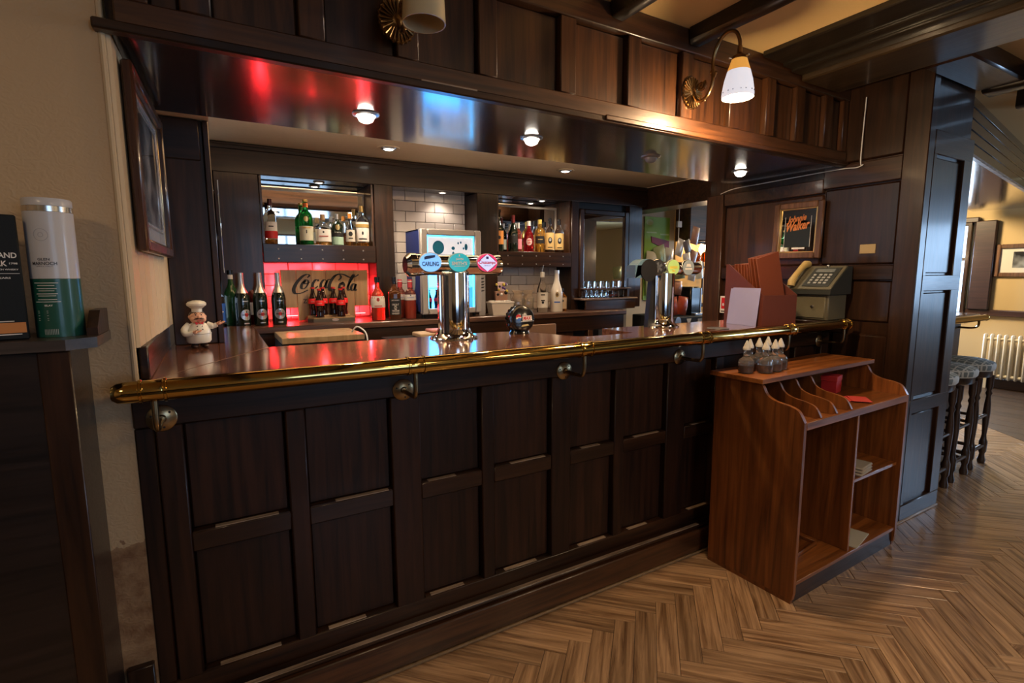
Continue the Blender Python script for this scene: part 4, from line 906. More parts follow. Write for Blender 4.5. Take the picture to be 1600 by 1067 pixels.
# ---------------------------------------------------------- chef figurine
ch = thing('chef_figurine', 'small ceramic chef figurine with toque and raised hand on the counter', 'figurine', (-.066, .68, 1.1003), rad(12))
m_cw = pm('glazed_white', (.70,.66,.55), .3, coat=.3); m_skin = pm('glazed_skin', (.68,.36,.22), .35, coat=.3); m_hair = pm('glazed_dark', (.04,.02,.015), .3)
k = 1.06
body = MB().lathe([(0,.022),(.036,.022),(.041,.03),(.0415,.055),(.039,.075),(.034,.09),(.026,.102),(.014,.108),(0,.108)], 22, ay=.85)
body = MB().lathe([(r*k, z*k) for r, z in [(0,.020),(.035,.020),(.0405,.028),(.0415,.050),(.039,.068),(.033,.082),(.025,.092),(.014,.097),(0,.097)]], 22, ay=.85).build('jacket', m_cw, ch)
MB().lathe([(r*k, z*k) for r, z in [(.0405,.052),(.0425,.053),(.0425,.0555),(.0405,.0565)]], 22, ay=.85).build('apron_hem', pm('glazed_grey', (.50,.47,.40), .35), body)
MB().tube(crom([(-.028*k,.0,.088*k), (-.046*k,-.008*k,.070*k), (-.044*k,-.026*k,.056*k), (-.024*k,-.036*k,.060*k)], 5), [.012*k]*6+[.011*k]*5+[.009*k]*5, 10).build('sleeve', m_cw, ch)
MB().tube(crom([(.028*k,0,.086*k), (.046*k,-.006*k,.079*k), (.060*k,-.01*k,.084*k)], 5), [.012*k]*6+[.009*k]*5, 10).build('sleeve', m_cw, ch)
def hand(x, y, z, dirx):
    h = MB().sphere((x, y, z), .0095*k, 10, 8, sz=.7)
    for i, (a, L) in enumerate(((-.6,.010),(-.2,.013),(.2,.013),(.55,.011))):
        h.tube([(x+dirx*.004*k, y+a*.008*k, z), (x+dirx*(.008+L*.6)*k, y+a*.012*k, z+.003*k), (x+dirx*(.008+L)*k, y+a*.012*k, z+.007*k)], [.003*k,.0028*k,.002*k], 6)
    h.tube([(x, y-.004*k, z), (x-dirx*.002*k, y-.012*k, z+.005*k), (x+dirx*.004*k, y-.015*k, z+.010*k)], [.003*k,.0028*k,.002*k], 6)
    return h
hand(.066*k, -.011*k, .088*k, 1).build('hand', m_skin, ch); hand(-.018*k, -.038*k, .062*k, 1).build('hand', m_skin, ch)
hd = MB().sphere((0, -.003*k, .114*k), .0255*k, 18, 12, sx=1.08, sy=.95, sz=.92).sphere((-.013*k, -.012*k, .108*k), .0135*k, 10, 8).sphere((.013*k, -.012*k, .108*k), .0135*k, 10, 8).sphere((0, -.027*k, .116*k), .006*k, 10, 8).sphere((-.027*k, 0, .116*k), .006*k, 8, 6, sx=.5).sphere((.027*k, 0, .116*k), .006*k, 8, 6, sx=.5).build('head', m_skin, ch, ang=80)
mu = MB().tube(crom([(-.016*k,-.025*k,.109*k),(-.007*k,-.0285*k,.1105*k),(0,-.029*k,.1115*k),(.007*k,-.0285*k,.1105*k),(.016*k,-.025*k,.109*k)], 3), [.001*k,.002*k,.003*k,.003*k,.003*k,.002*k,.002*k,.002*k,.003*k,.003*k,.003*k,.002*k,.001*k], 6).build('moustache', m_hair, hd)
for sx in (-1, 1):
    MB().sphere((sx*.009*k, -.0225*k, .124*k), .0028*k, 8, 6).build('eye', m_hair, hd)
    MB().tube([(sx*.004*k,-.024*k,.129*k),(sx*.009*k,-.0235*k,.131*k),(sx*.014*k,-.021*k,.129*k)], .0011*k, 6).build('eyebrow', m_hair, hd)
MB().tube([(-.006*k,-.0265*k,.1035*k),(0,-.0275*k,.1025*k),(.006*k,-.0265*k,.1035*k)], .0012*k, 6).build('mouth', m_red, hd)
MB().lathe([(0,.118*k),(.0262*k,.118*k),(.027*k,.125*k),(.022*k,.134*k),(0,.136*k)], 16, c=(0,.005*k,0)).build('hair', m_hair, hd)
MB().lathe([(r*k, z*k) for r, z in [(0,.132),(.0165,.132),(.017,.146),(.024,.152),(.031,.158),(.032,.165),(.026,.172),(.012,.176),(0,.177)]], 20, lobes=8, wob=.025).build('toque', m_cw, ch)
MB().poly([(-.014*k,.006*k),(0,.001*k),(.014*k,.006*k),(.012*k,-.006*k),(0,-.001*k),(-.012*k,-.006*k)], frontM(0, -.0275*k, .094*k)).sphere((0,-.0275*k,.094*k), .003*k, 8, 6).build('neckerchief', m_red, ch)
for sx in (-1, 1):
    for z in (.083, .071): MB().sphere((sx*.008*k, -.0295*k if z > .08 else -.0335*k, z*k), .0022*k, 8, 6).build('button', m_hair, body)
    MB().sphere((sx*.017*k, -.010*k, .008*k), .0145*k, 12, 8, sx=.85, sy=1.45, sz=.55).build('shoe', m_hair, ch)
    MB().lathe([(0, .006*k), (.011*k, .006*k), (.012*k, .024*k), (0, .024*k)], 10, c=(sx*.014*k, 0, 0)).build('trouser_leg', m_hair, ch)

# ---------------------------------------------------------- menus, leaflets, dispenser, telephone
mh = thing('menu_holder', 'red brown magazine holder full of menus on the counter', 'holder', (2.53, .03, 1.1003), rad(-8))
m_mar = pm('maroon_board', (.13,.035,.025), .55, bump=.1); m_marl = pm('menu_leather', (.19,.045,.018), .6, bump=.25, bscale=160)
HW, HD = .25, .27
MB().prism([(0, .0), (HD, .0), (HD, .335), (HD-.02, .335), (0, .165)], 0, .005, 'x').build('side_panel', m_mar, mh, smooth=False)
MB().prism([(0, .0), (HD, .0), (HD, .335), (HD-.02, .335), (0, .165)], HW-.005, HW, 'x').build('side_panel', m_mar, mh, smooth=False)
MB().box(.005, HW-.005, 0, .005, 0, .165, .001).build('front_panel', m_mar, mh); MB().box(.005, HW-.005, HD-.005, HD, 0, .33, .001).build('back_panel', m_mar, mh)
MB().box(.005, HW-.005, .005, HD-.005, 0, .005).build('base', m_mar, mh)
for i in range(9):
    L = 'red brown menu standing in the holder, %s' % ['nearest the front with its whole cover showing', 'second from the front', 'third from the front', 'fourth from the front', 'in the middle of the row', 'fourth from the back', 'third from the back', 'second from the back', 'last at the back'][i]
    hgt = .365 if i < 4 else .33
    o = MB().box(0, .165, 0, .007, 0, hgt, .0015).build('menu', m_marl)
    o.matrix_world = Matrix.Translation((2.53, .03, 1.1003)) @ Matrix.Rotation(rad(-8), 4, 'Z') @ Matrix.Translation(((.062, .059, .056, .058, .055, .05, .048, .045, .04)[i], .03+.024*i, .0055)) @ Matrix.Rotation(rad((-15, -14, -13, -11, -9, -7, -6, -5, -4)[i]), 4, 'Y')
    tag(o, L, 'menu', 'menus in the holder')
for i, (dx, h, w) in enumerate(((0, .205, .19), (.004, .20, .20))):
    o = MB().box(-.0008, .0008, 0, w, 0, h).build('leaflet', m_paper)
    o.matrix_world = Matrix.Translation((2.53, .03, 1.1003)) @ Matrix.Rotation(rad(-8), 4, 'Z') @ Matrix.Translation((-.030+dx*.6, .012+.008*i, 0)) @ Matrix.Rotation(rad(6.5), 4, 'Y')
    tag(o, ['pale lilac leaflet leaning against the side of the menu holder, in front', 'pale leaflet leaning behind the front leaflet by the menu holder'][i], 'leaflet', 'leaflets by the menus')
dp = thing('pump_dispenser', 'cream plastic dispenser with a flared neck behind the menus', 'dispenser', (2.93, .27, 1.1003))
m_cp = pm('cream_plastic', (.62,.55,.46), .4)
MB().lathe([(0,0),(.05,0),(.052,.01),(.052,.16),(.035,.185),(.022,.20),(0,.20)], 20).build('bottle', m_cp, dp)
MB().lathe([(0,.20),(.026,.20),(.027,.225),(.022,.235),(.024,.25),(.022,.262),(.034,.29),(.044,.305),(.044,.32),(0,.32)], 20).build('collar', m_cp, dp)
MB().tube(crom([(.02,-.03,.19),(.055,-.055,.17),(.07,-.07,.14),(.055,-.09,.12)], 4), .009, 8).build('hose', m_cp, dp)
bp_ = MB().box(2.90, 3.135, -.095, .155, 1.1003, 1.118, .004).build('base_board', m_oak_y); tag(bp_, 'dark wooden base board under the pay telephone', 'board')
ph = thing('pay_telephone', 'old grey pay telephone with tan handset at the end of the bar', 'telephone', (3.04, -.01, 1.1185))
m_pg = pm('phone_case', (.115,.105,.07), .45, bump=.1, bscale=150); m_pd = pm('phone_dark', (.035,.04,.038), .4); m_pt = pm('tan_handset', (.48,.34,.12), .4)
MB().box(2.945, 3.128, -.115, .085, 1.1186, 1.265, .006).build('coin_box', m_pg, ph, world=True)
MB().box(2.938, 2.947, -.10, .07, 1.13, 1.25, .004).build('coin_door', pm('phone_door', (.14,.13,.085), .4), ph, world=True)
MB().lathe([(0,0),(.009,0),(.008,.006),(0,.008)], 12, M=Matrix.Translation((2.9385, -.03, 1.195)) @ Matrix.Rotation(-pi/2, 4, 'Y')).build('lock', m_steel, ph, world=True)
MB().prism([(2.918, 1.265), (3.128, 1.265), (3.128, 1.42), (3.085, 1.42), (2.918, 1.29)], -.135, .135, 'y').build('sloping_case', m_pd, ph, world=True, smooth=False)
sl = math.atan2(.13, .167)
SM = Matrix.Translation((2.9995, 0, 1.3565)) @ Matrix.Rotation(-sl, 4, 'Y') @ Matrix.Rotation(-pi/2, 4, 'Z')     # plane of the sloping front: x right, y up the slope
MB().box(-.132, .132, -.105, .107, -.004, .004, .003, M=SM).build('front_plate', m_pg, ph, world=True)
kp = MB().box(-.035, .115, -.085, .085, .0035, .008, .002, M=SM).build('keypad_plate', m_pd, ph, world=True)
for r in range(4):
    for c in range(3): MB().box(.02+c*.027, .038+c*.027, -.065+r*.024, -.050+r*.024, .007, .0125, .002, M=SM).build('key', pm('key_grey', (.36,.37,.36), .4) if (r, c) == (0, 0) else bpy.data.materials['key_grey'], kp, world=True)
for r in range(4): MB().box(-.012, .004, -.065+r*.024, -.05+r*.024, .007, .0125, .002, M=SM).build('key', bpy.data.materials['key_grey'], kp, world=True)
MB().box(-.015, .09, .04, .07, .007, .011, .002, M=SM).build('display', pm('phone_display', (.16,.18,.18), .2), kp, world=True)
MB().sphere((.03, .098, .008), .009, 10, 8, M=SM).build('coin_return', m_silver, ph, world=True)
hs = MB().tube([SM @ Vector(p) for p in ((-.085,-.10,.02), (-.085,-.08,.035), (-.085,-.03,.042), (-.085,.04,.042), (-.085,.085,.034), (-.085,.105,.018))], [.020,.022,.017,.017,.022,.020], 12).build('handset', m_pt, ph, world=True)
cd = []
for i in range(60):
    a = i*1.15; z = 1.262-.14*i/59; cd.append((2.935+.006*cos(a), .10+.006*sin(a), z))
MB().tube(cd, .0022, 5).build('coiled_cord', m_blackm, ph, world=True)

ph.location.y += .03

# pictures and signs on the right wall
def rightM(y, z, x=3.14): return Matrix.Translation((x, y, z)) @ Matrix.Rotation(-pi/2, 4, 'Z') @ Matrix.Rotation(pi/2, 4, 'X')
wm = thing('pub_mirror', 'brown framed printed mirror with orange script on the right wall', 'mirror', (3.14, .235, 1.64))
m_fr = wood('picture_frame_wood', (.06,.025,.012), (.19,.09,.045), 'z', rough=.3)
RM = rightM(.232, 1.643, 3.139) @ Matrix.Rotation(rad(-1.0), 4, 'Z')
for b in ((-.155, -.118, -.17, .17), (.118, .155, -.17, .17), (-.118, .118, .132, .17), (-.118, .118, -.17, -.132)): MB().box(b[0], b[1], b[2], b[3], 0, .022, .006, M=RM).build('frame', m_fr, wm, world=True)
for b in ((-.122, -.108, -.14, .14), (.108, .122, -.14, .14), (-.108, .108, .126, .14), (-.108, .108, -.14, -.126)): MB().box(b[0], b[1], b[2], b[3], 0, .015, .003, M=RM).build('slip', m_gold, wm, world=True)
mg = MB().box(-.11, .11, -.13, .13, .002, .006, M=RM).build('mirror', m_mirror, wm, world=True)
MB().poly([(-.082,-.10),(.078,-.10),(.078,.02),(-.082,.02)], RM, .0064).build('printed_ground', pm('print_black', (.012,.018,.014), .35), mg, world=True, norm=False)
OS = pm('orange_script', (.62,.20,.05), .4)
MB().text('Johnnie', RM @ Matrix.Translation((-.012, .068, .0067)) @ Matrix.Rotation(.12, 4, 'Z'), w=.125, h=.05, shear=.45, bold=.03).text('Walker', RM @ Matrix.Translation((.0, .030, .0068)) @ Matrix.Rotation(.12, 4, 'Z'), w=.145, h=.055, shear=.45, bold=.03).build('lettering', OS, mg, world=True, norm=False)
ln = MB()
for b in ((-.084, -.082, -.10, .085), (.078, .08, -.10, .085)): ln.box(b[0], b[1], b[2], b[3], .006, .0066, M=RM)
ln.box(-.03, .05, -.112, -.102, .006, .0066, M=RM).build('border_lines', m_label, mg, world=True)
sp = MB().box(-.04, .04, -.026, .026, 0, .006, .002, M=rightM(-.16, 1.515, 3.158)).build('brass_plate', pm('pale_brass', (.55,.40,.18), .35, .3)); tag(sp, 'small pale brass plate on the dark panel right of the mirror', 'plate')
fs_ = thing('fire_sign', 'small white and red fire action sign by the wooden post', 'sign', (3.135, .73, 1.13))
MB().box(-.045, .045, -.06, .06, 0, .003, .001, M=rightM(.725, 1.165, 3.138)).build('plate', m_label, fs_, world=True)
FM = rightM(.725, 1.165, 3.138)
MB().poly([(-.034,-.03),(.034,-.03),(.034,.048),(-.034,.048)], FM, .0034).build('red_field', pm('sign_red', (.6,.01,.015), .4), fs_, world=True, norm=False)
MB().text('F', FM @ Matrix.Translation((.014, .008, .0038)), h=.06, bold=.05).disc(.008, .011, FM @ Matrix.Translation((-.018, .0, .0038))).build('symbol', m_label, fs_, world=True, norm=False)
MB().poly([(-.036,-.052),(.036,-.052),(.036,-.044),(-.036,-.044)], FM, .0034).build('printed_line', m_ink, fs_, world=True, norm=False)
bd = MB().lathe([(0,0),(.052,0),(.055,.002),(.052,.0045),(.02,.0045),(0,.0045)], 28, c=(2.235, .075, 1.1003)).build('dish', m_steel); tag(bd, 'small round steel dish lying on the counter left of the leaflets', 'dish')
# ================================================================== LEFT SIDE
lu = thing('panelled_ledge', 'dark half height panelling with a narrow ledge at the left edge', 'panelling', (-.9, -.1, 0))
MB().box(-2.4, -.292, -.2, .005, 0, 1.218, .003).build('panel', wood('ledge_oak', (.007,.0045,.004), (.024,.014,.011), 'x', rough=.3, coat=.3), lu, world=True)
MB().box(-.345, -.288, -.204, -.196, .0, 1.218, .003).build('corner_strip', m_oak_z, lu, world=True)
MB().prism([(-2.4, -.215), (-.292, -.215), (-.243, -.175), (-.243, .004), (-2.4, .004)], 1.219, 1.243, 'z').build('ledge', wood('ledge_board', (.02,.016,.015), (.06,.046,.04), 'x', rough=.25), lu, world=True, smooth=False)
MB().prism([(-.14, 1.2432), (-.14, 1.262), (-.09, 1.30), (.004, 1.30), (.004, 1.2432)], -.266, -.245, 'x').build('end_block', m_oak_z, lu, world=True, smooth=False)
m_tw = pm('tube_white', (.56,.55,.56), .35, coat=.2); m_tg = pm('tube_green', (.012,.085,.06), .35, coat=.2)
tu = thing('whisky_tube', 'white and green cylindrical whisky tube with silver top band on the ledge', 'tube', (-.3185, -.10, 1.2435), rad(-4)); tu.scale = (1, 1, 1.035)
R = .0445
MB().lathe([(0,0),(R,0),(R,.128),(0,.128)], 40).build('lower_sleeve', m_tg, tu)
MB().lathe([(0,.1285),(R,.1285),(R,.272),(0,.272)], 40).build('upper_sleeve', m_tw, tu)
MB().lathe([(0,.272),(R+.0004,.2725),(R+.0004,.284),(0,.284)], 40).build('silver_band', pm('band_silver',(.7,.68,.64),.2,1), tu)
MB().lathe([(0,.2845),(R-.0002,.2845),(R,.298),(R-.002,.301),(R-.006,.3),(0,.298)], 40).build('lid', m_tw, tu)
fit = lambda z: (lambda p, z=z: ((R+.0006)*sin(p[0]/R-.12), -(R+.0006)*cos(p[0]/R-.12), z+p[1]))
lt = MB(); lt.text('GLEN', Matrix(), w=.022, h=.0055, bold=.02, fit=fit(.170)).text('MARNOCH', Matrix(), w=.046, h=.0075, bold=.02, fit=fit(.161))
lt.text('SINGLE MALT', Matrix(), w=.03, h=.002, fit=fit(.1545)).build('lettering', pm('tube_ink', (.05,.05,.055), .4), tu, norm=False)
lt = MB()
def ring(mb, r0, r1, z0, n=40):
    vs = []
    for i in range(n):
        for r in (r0, r1):
            p = (r*cos(2*pi*i/n), r*sin(2*pi*i/n)); vs.append(fit(z0)((p[0], p[1], 0)))
    mb.add(vs, [(2*i, 2*i+1, (2*i+3) % (2*n), (2*i+2) % (2*n)) for i in range(n)])
ring(lt, .0122, .0132, .222); ring(lt, .004, .005, .222); lt.build('crest_outline', pm('tube_grey', (.36,.36,.38), .4), tu, norm=False)
lt = MB()
for i, (z, w) in enumerate(((.119,.046),(.1135,.032),(.107,.038),(.102,.03),(.0955,.04),(.091,.034),(.083,.036),(.078,.048))):
    lt.add([fit(z)((sx*w/2-.002, sy*.0007, 0)) for sx, sy in ((-1,-1),(-.5,-1),(0,-1),(.5,-1),(1,-1),(1,1),(.5,1),(0,1),(-.5,1),(-1,1))], [(0,1,8,9),(1,2,7,8),(2,3,6,7),(3,4,5,6)])
lt.text('ISLAY', Matrix(), w=.015, h=.004, bold=.03, fit=fit(.070)).build('lettering', m_label, tu, norm=False)
lt = MB()
for i in range(9): lt.add([fit(.012)((-.013+i*.003+.0011*sx, sy*.006, 0)) for sx, sy in ((0,-1),(1,-1),(1,1),(0,1))], [(0,1,2,3)])
lt.build('barcode', pm('pale_print', (.42,.45,.44), .5), tu, norm=False); lt = MB()
for z in (.058,.054,.048,.042,.038): lt.add([fit(z)((-.024+.022*sx, sy*.0006, 0)) for sx, sy in ((0,-1),(1,-1),(1,1),(0,1))], [(0,1,2,3)])
lt.build('printed_lines', bpy.data.materials['pale_print'], tu, norm=False)
wx = thing('whisky_box', 'black whisky carton with white lettering at the left edge of the ledge', 'box', (-.424, -.128, 1.2435), rad(16)); wx.scale = (1, 1, 1.03)
m_bx = pm('carton_black', (.008,.010,.011), .6, bump=.2, bscale=300, spec=.25)
BW, BD, BH = .105, .085, .262
MB().box(-BW/2, BW/2, -BD/2, BD/2, 0, BH, .003).build('carton', m_bx, wx)
fy = -BD/2-.0006
lt = MB().text('HIGHLAND', frontM(.0125, fy, .178), w=.068, h=.0115, bold=.02).text('PARK', frontM(.013, fy, .161), w=.034, h=.0115, bold=.02).text('1798', frontM(.040, fy, .161), w=.013, h=.0038, bold=.03).text('SINGLE MALT SCOTCH WHISKY', frontM(.006, fy, .1485), w=.082, h=.0033, bold=.02).text('12 YEARS', frontM(.017, fy, .131), w=.032, h=.0036, bold=.02)
lt.poly([(-.048,-.0005),(.048,-.0005),(.048,.0005),(-.048,.0005)], frontM(0, fy, .140)).poly([(-.045,-.0008),(.03,-.0008),(.03,.0008),(-.045,.0008)], frontM(0, fy, .040)).poly([(-.045,-.001),(.04,-.001),(.04,.001),(-.045,.001)], frontM(0, fy, .012)).build('lettering', m_label, wx, norm=False)
MB().poly([(-.05,-.011),(.048,-.011),(.048,.011),(-.05,.011)], frontM(0, fy, .026)).build('orange_panel', pm('orange_panel', (.55,.20,.03), .5), wx, norm=False)

# framed picture on the boarding
pf = thing('framed_picture', 'framed portrait photograph hanging on the cream boarding', 'picture', (-.17, .4, 1.7))
def leftM(y, z, x): return Matrix.Translation((x, y, z)) @ Matrix.Rotation(pi/2-.035, 4, 'Z') @ Matrix.Rotation(pi/2, 4, 'X')
PM = leftM(.395, 1.70, -.164)
FWd, FHt = .32, .25
m_fr2 = wood('mahogany_frame', (.035,.012,.006), (.11,.042,.02), 'z', rough=.22, coat=.5)
for b in ((-FWd, -FWd+.035, -FHt, FHt), (FWd-.035, FWd, -FHt, FHt), (-FWd+.035, FWd-.035, FHt-.035, FHt), (-FWd+.035, FWd-.035, -FHt, -FHt+.035)): MB().box(b[0], b[1], b[2], b[3], 0, .026, .006, M=PM).build('frame', m_fr2, pf, world=True)
for b in ((-FWd+.033, -FWd+.043, -FHt+.033, FHt-.033), (FWd-.043, FWd-.033, -FHt+.033, FHt-.033), (-FWd+.04, FWd-.04, FHt-.043, FHt-.033), (-FWd+.04, FWd-.04, -FHt+.033, -FHt+.043)): MB().box(b[0], b[1], b[2], b[3], .002, .010, .002, M=PM).build('gilt_slip', m_brass_d, pf, world=True)
MB().box(-FWd+.035, FWd-.035, -FHt+.035, FHt-.035, .003, .007, M=PM).build('mount', pm('grey_mount', (.42,.43,.45), .25, coat=.6), pf, world=True)
def photo_mat():
    m, t, b = nt('monochrome_print'); N = t.nodes.new; L = t.links.new
    tc = N('ShaderNodeTexCoord'); n = N('ShaderNodeTexNoise'); n.inputs['Scale'].default_value = 7; n.inputs['Detail'].default_value = 2
    cr = N('ShaderNodeValToRGB'); cr.color_ramp.elements[0].position = .42; cr.color_ramp.elements[1].position = .68
    cr.color_ramp.elements[0].color = (.012,.013,.014,1); cr.color_ramp.elements[1].color = (.30,.31,.32,1)
    L(tc.outputs['Object'], n.inputs['Vector']); L(n.outputs['Fac'], cr.inputs['Fac']); L(cr.outputs[0], b.inputs['Base Color'])
    b.inputs['Roughness'].default_value = .25; b.inputs['Coat Weight'].default_value = .6
    return m
MB().box(-FWd+.12, FWd-.12, -FHt+.095, FHt-.08, .006, .009, M=PM).build('photograph', photo_mat(), pf, world=True)
for b in ((-FWd+.105, -FWd+.112, -FHt+.08, FHt-.065), (FWd-.112, FWd-.105, -FHt+.08, FHt-.065), (-FWd+.105, FWd-.105, FHt-.072, FHt-.065), (-FWd+.105, FWd-.105, -FHt+.08, -FHt+.087)): MB().box(b[0], b[1], b[2], b[3], .0065, .008, M=PM).build('mount_line', pm('mount_line_grey', (.15,.16,.17), .4) if 'mount_line_grey' not in bpy.data.materials else bpy.data.materials['mount_line_grey'], pf, world=True)

# ================================================================== LAMPS
m_opal = pm('opal_shade', (.60,.48,.28), .3, coat=.3)
m_opal_lit = pm('opal_shade_lit', (.8,.75,.68), .3, emit=(.86,.86,.95), es=.42)
m_amber_lit = pm('amber_neck_lit', (.7,.35,.08), .3, emit=(1,.45,.08), es=.35)
def wall_lamp(label, x, z, lit):
    t = thing('wall_lamp', label, 'lamp', (x, -.008, z))
    MB().lathe([(0,.016),(.010,.016),(.018,.010),(.045,.006),(.058,.009),(.060,.004),(.057,0),(0,0)], 96, M=Matrix.Rotation(pi/2, 4, 'X') @ Matrix.Scale(1.12, 4, (0,1,0)), lobes=24, wob=.03).build('rosette', m_anti, t)
    rs = MB()
    for i in range(24):
        a = 2*pi*i/24; rs.tube([(.016*cos(a), -.013, .018*sin(a)), (.036*cos(a), -.011, .040*sin(a)), (.056*cos(a), -.011, .062*sin(a))], [.0015,.0028,.004], 6)
    rs.build('flutes', m_anti, t)
    arm = crom([(0,-.012,0),(0,-.040,-.044),(0,-.085,-.038),(0,-.112,.01),(0,-.112,.065),(0,-.112,.11),(0,-.135,.16),(0,-.175,.185),(0,-.215,.172),(0,-.235,.135),(0,-.238,.10)], 6)
    MB().tube(arm, .0072, 10).build('arm', m_anti, t)
    sc = [(0, -.055+.022*(1-i/26)*cos(i*.42+2.4), .015+.022*(1-i/26)*sin(i*.42+2.4)) for i in range(24)]
    MB().tube(sc, .0058, 8).sphere(sc[-1], .006, 8, 6).build('scroll', m_anti, t)
    MB().tube(crom([(0,-.104,.045),(0,-.120,.03),(0,-.128,.045)], 5), .0045, 8).sphere((0,-.128,.045), .006, 8, 6).sphere((0,-.106,.055), .008, 10, 8).tube(crom([(0,-.05,-.033),(0,-.062,-.052),(0,-.075,-.05)], 5), .004, 8).sphere((0,-.075,-.05), .0055, 8, 6).build('curl', m_anti, t)
    MB().lathe([(0,.11),(.009,.11),(.010,.085),(.016,.078),(.028,.070),(.031,.060),(.028,.056),(0,.058)], 24, c=(0,-.238,0)).build('gallery', m_anti, t)
    for a in (30, 150, 270): MB().tube([(.028*cos(rad(a)), -.238+.028*sin(rad(a)), .062), (.040*cos(rad(a)), -.238+.040*sin(rad(a)), .064)], .002, 6).sphere((.041*cos(rad(a)), -.238+.041*sin(rad(a)), .064), .004, 8, 6).build('thumb_screw', m_silver, t)
    prof = [(.029,.060),(.034,.044),(.044,.014),(.054,-.022),(.060,-.058),(.0615,-.076),(.060,-.087)]
    inn = [(r-.003, z) for r, z in reversed(prof)]
    if lit:
        MB().lathe_open = None
        a = MB(); 
        shade(a, prof[2:]+inn[:-2], (0,-.238,0)).build('shade', m_opal_lit, t)
        a = MB(); shade(a, prof[:3]+inn[-3:], (0,-.238,0)).build('shade_neck', m_amber_lit, t)
        v = MB()
        for i in range(16):
            aa = 2*pi*i/16; v.tube([(.0617*cos(aa+.02*j*(-1)**i), -.238+.0617*sin(aa+.02*j*(-1)**i), -.070+.004*((i+j) % 2)) for j in range(5)], .0009, 4)
        v.build('etched_border', pm('etched_blue', (.25,.28,.36), .4), t)
        MB().sphere((0,-.238,-.02), .022, 12, 8).build('bulb', pm('lit_bulb', (1,.9,.7), .3, emit=(1,.78,.5), es=14), t)
    else:
        prof = [(.027,.062),(.034,.045),(.050,.02),(.056,-.02),(.058,-.07),(.059,-.10)]; inn = [(r-.003, z) for r, z in reversed(prof)]
        shade(MB(), prof+inn, (0,-.238,0)).build('shade', m_opal, t)
        sw = MB().tube([(0,-.238,.05),(0,-.238,.01)], .012, 10)
        for s_ in (-1, 1):
            sw.tube([(s_*(.014+.012*cos(i*.5)), -.238+.012*sin(i*.5), .01-i*.0022) for i in range(36)], .0035, 6)
        sw.build('bulb', pm('unlit_bulb', (.6,.5,.36), .3), t)
    return t
def shade(mb, prof, c, n=40):
    vs = []; m = len(prof)
    for r, z in prof:
        vs += [(c[0]+r*cos(2*pi*i/n), c[1]+r*sin(2*pi*i/n), c[2]+z) for i in range(n)]
    return mb.add(vs, [(j*n+i, j*n+(i+1) % n, ((j+1) % m)*n+(i+1) % n, ((j+1) % m)*n+i) for j in range(m) for i in range(n)])
wall_lamp('lit brass wall lamp with opal glass shade on the canopy front', 1.876, 2.17, True)
wall_lamp('unlit brass wall lamp with cream shade at the top of the photo', .548, 2.165, False)
light('lamp_light', 'POINT', (1.876, -.246, 2.10), 16, (1,.62,.3), .045)
light('lamp_light', 'POINT', (1.876, -.246, 2.035), 13, WARM, .03)

m_lens = pm('lit_lens', (1,1,1), .2, emit=(1,.90,.76), es=9)
m_lens_off = pm('unlit_lens', (.7,.7,.68), .05, trans=.6)
def downlight(label, x, y, z, r=.034, bulge=.02, lit=True, rim=m_steel, plate=False, pw=3, warm=WARM2):
    t = thing('downlight', label, 'light', (x, y, z))
    if plate: MB().lathe([(0,-.004),(r*1.9,-.004),(r*2,0),(0,0)], 28).build('backing_plate', m_barceil, t)
    zz = -.004 if plate else 0
    MB().lathe([(r*.9, zz-.001),(r*1.05, zz-.008),(r*1.35, zz-.004),(r*1.4, zz),(r*.9, zz)], 28).build('rim', rim, t)
    MB().lathe([(0,zz-.002),(r*.9,zz-.002),(r*.88,zz-.002-bulge*.3),(r*.7,zz-.002-bulge*.75),(r*.35,zz-.002-bulge*.97),(0,zz-.002-bulge)], 24).build('lens', m_lens if lit else m_lens_off, t)
    if lit:
        light('spot_light', 'SPOT', (x, y, z-.03), pw, warm, .03, (x, y, 0), cone=130)
    return t
for i, (x, y) in enumerate(((.535, .345), (1.256, .325), (1.985, .335), (2.72, .35))):
    downlight(['bulging lit downlight in the glossy underside, nearest the left', 'bulging lit downlight in the glossy underside above the second beer tower side', 'unlit downlight in the glossy underside of the canopy', 'lit downlight in the glossy underside nearest the right wall'][i], x, y, 1.9795, .036, .03, i != 2, pw=15 if i == 0 else 9)
downlight('round downlight on its plate in the cream bar ceiling, left one', .987, 1.55, 2.1595, .034, .008, plate=True, pw=20)
downlight('round downlight on its plate in the cream bar ceiling, right one', 2.347, 1.58, 2.1595, .034, .008, plate=True, pw=18)
for i, x in enumerate((.64, 1.51, 2.39)):
    downlight(['small downlight over the left spirits shelf', 'small downlight over the tiled wall behind the fridge', 'small downlight over the right spirits shelf'][i], x, 1.965, 1.9895, .026, .006, pw=(3, 2.2, 3)[i], rim=m_silver, warm=(1,.86,.72))
downlight('unseen downlight added in the ceiling to brighten the servery beyond the bar', 4.0, 1.1, 2.4295, .036, .01, pw=26)  # added out of view to light the snack card and servery wall
# upward area light added out of sight behind the canopy to brighten the bar ceiling
light('bar_ceiling_fill', 'AREA', (1.4, .80, 2.02), 16, WARM2, 2.9, (1.4, .801, 2.16), size_y=.2)

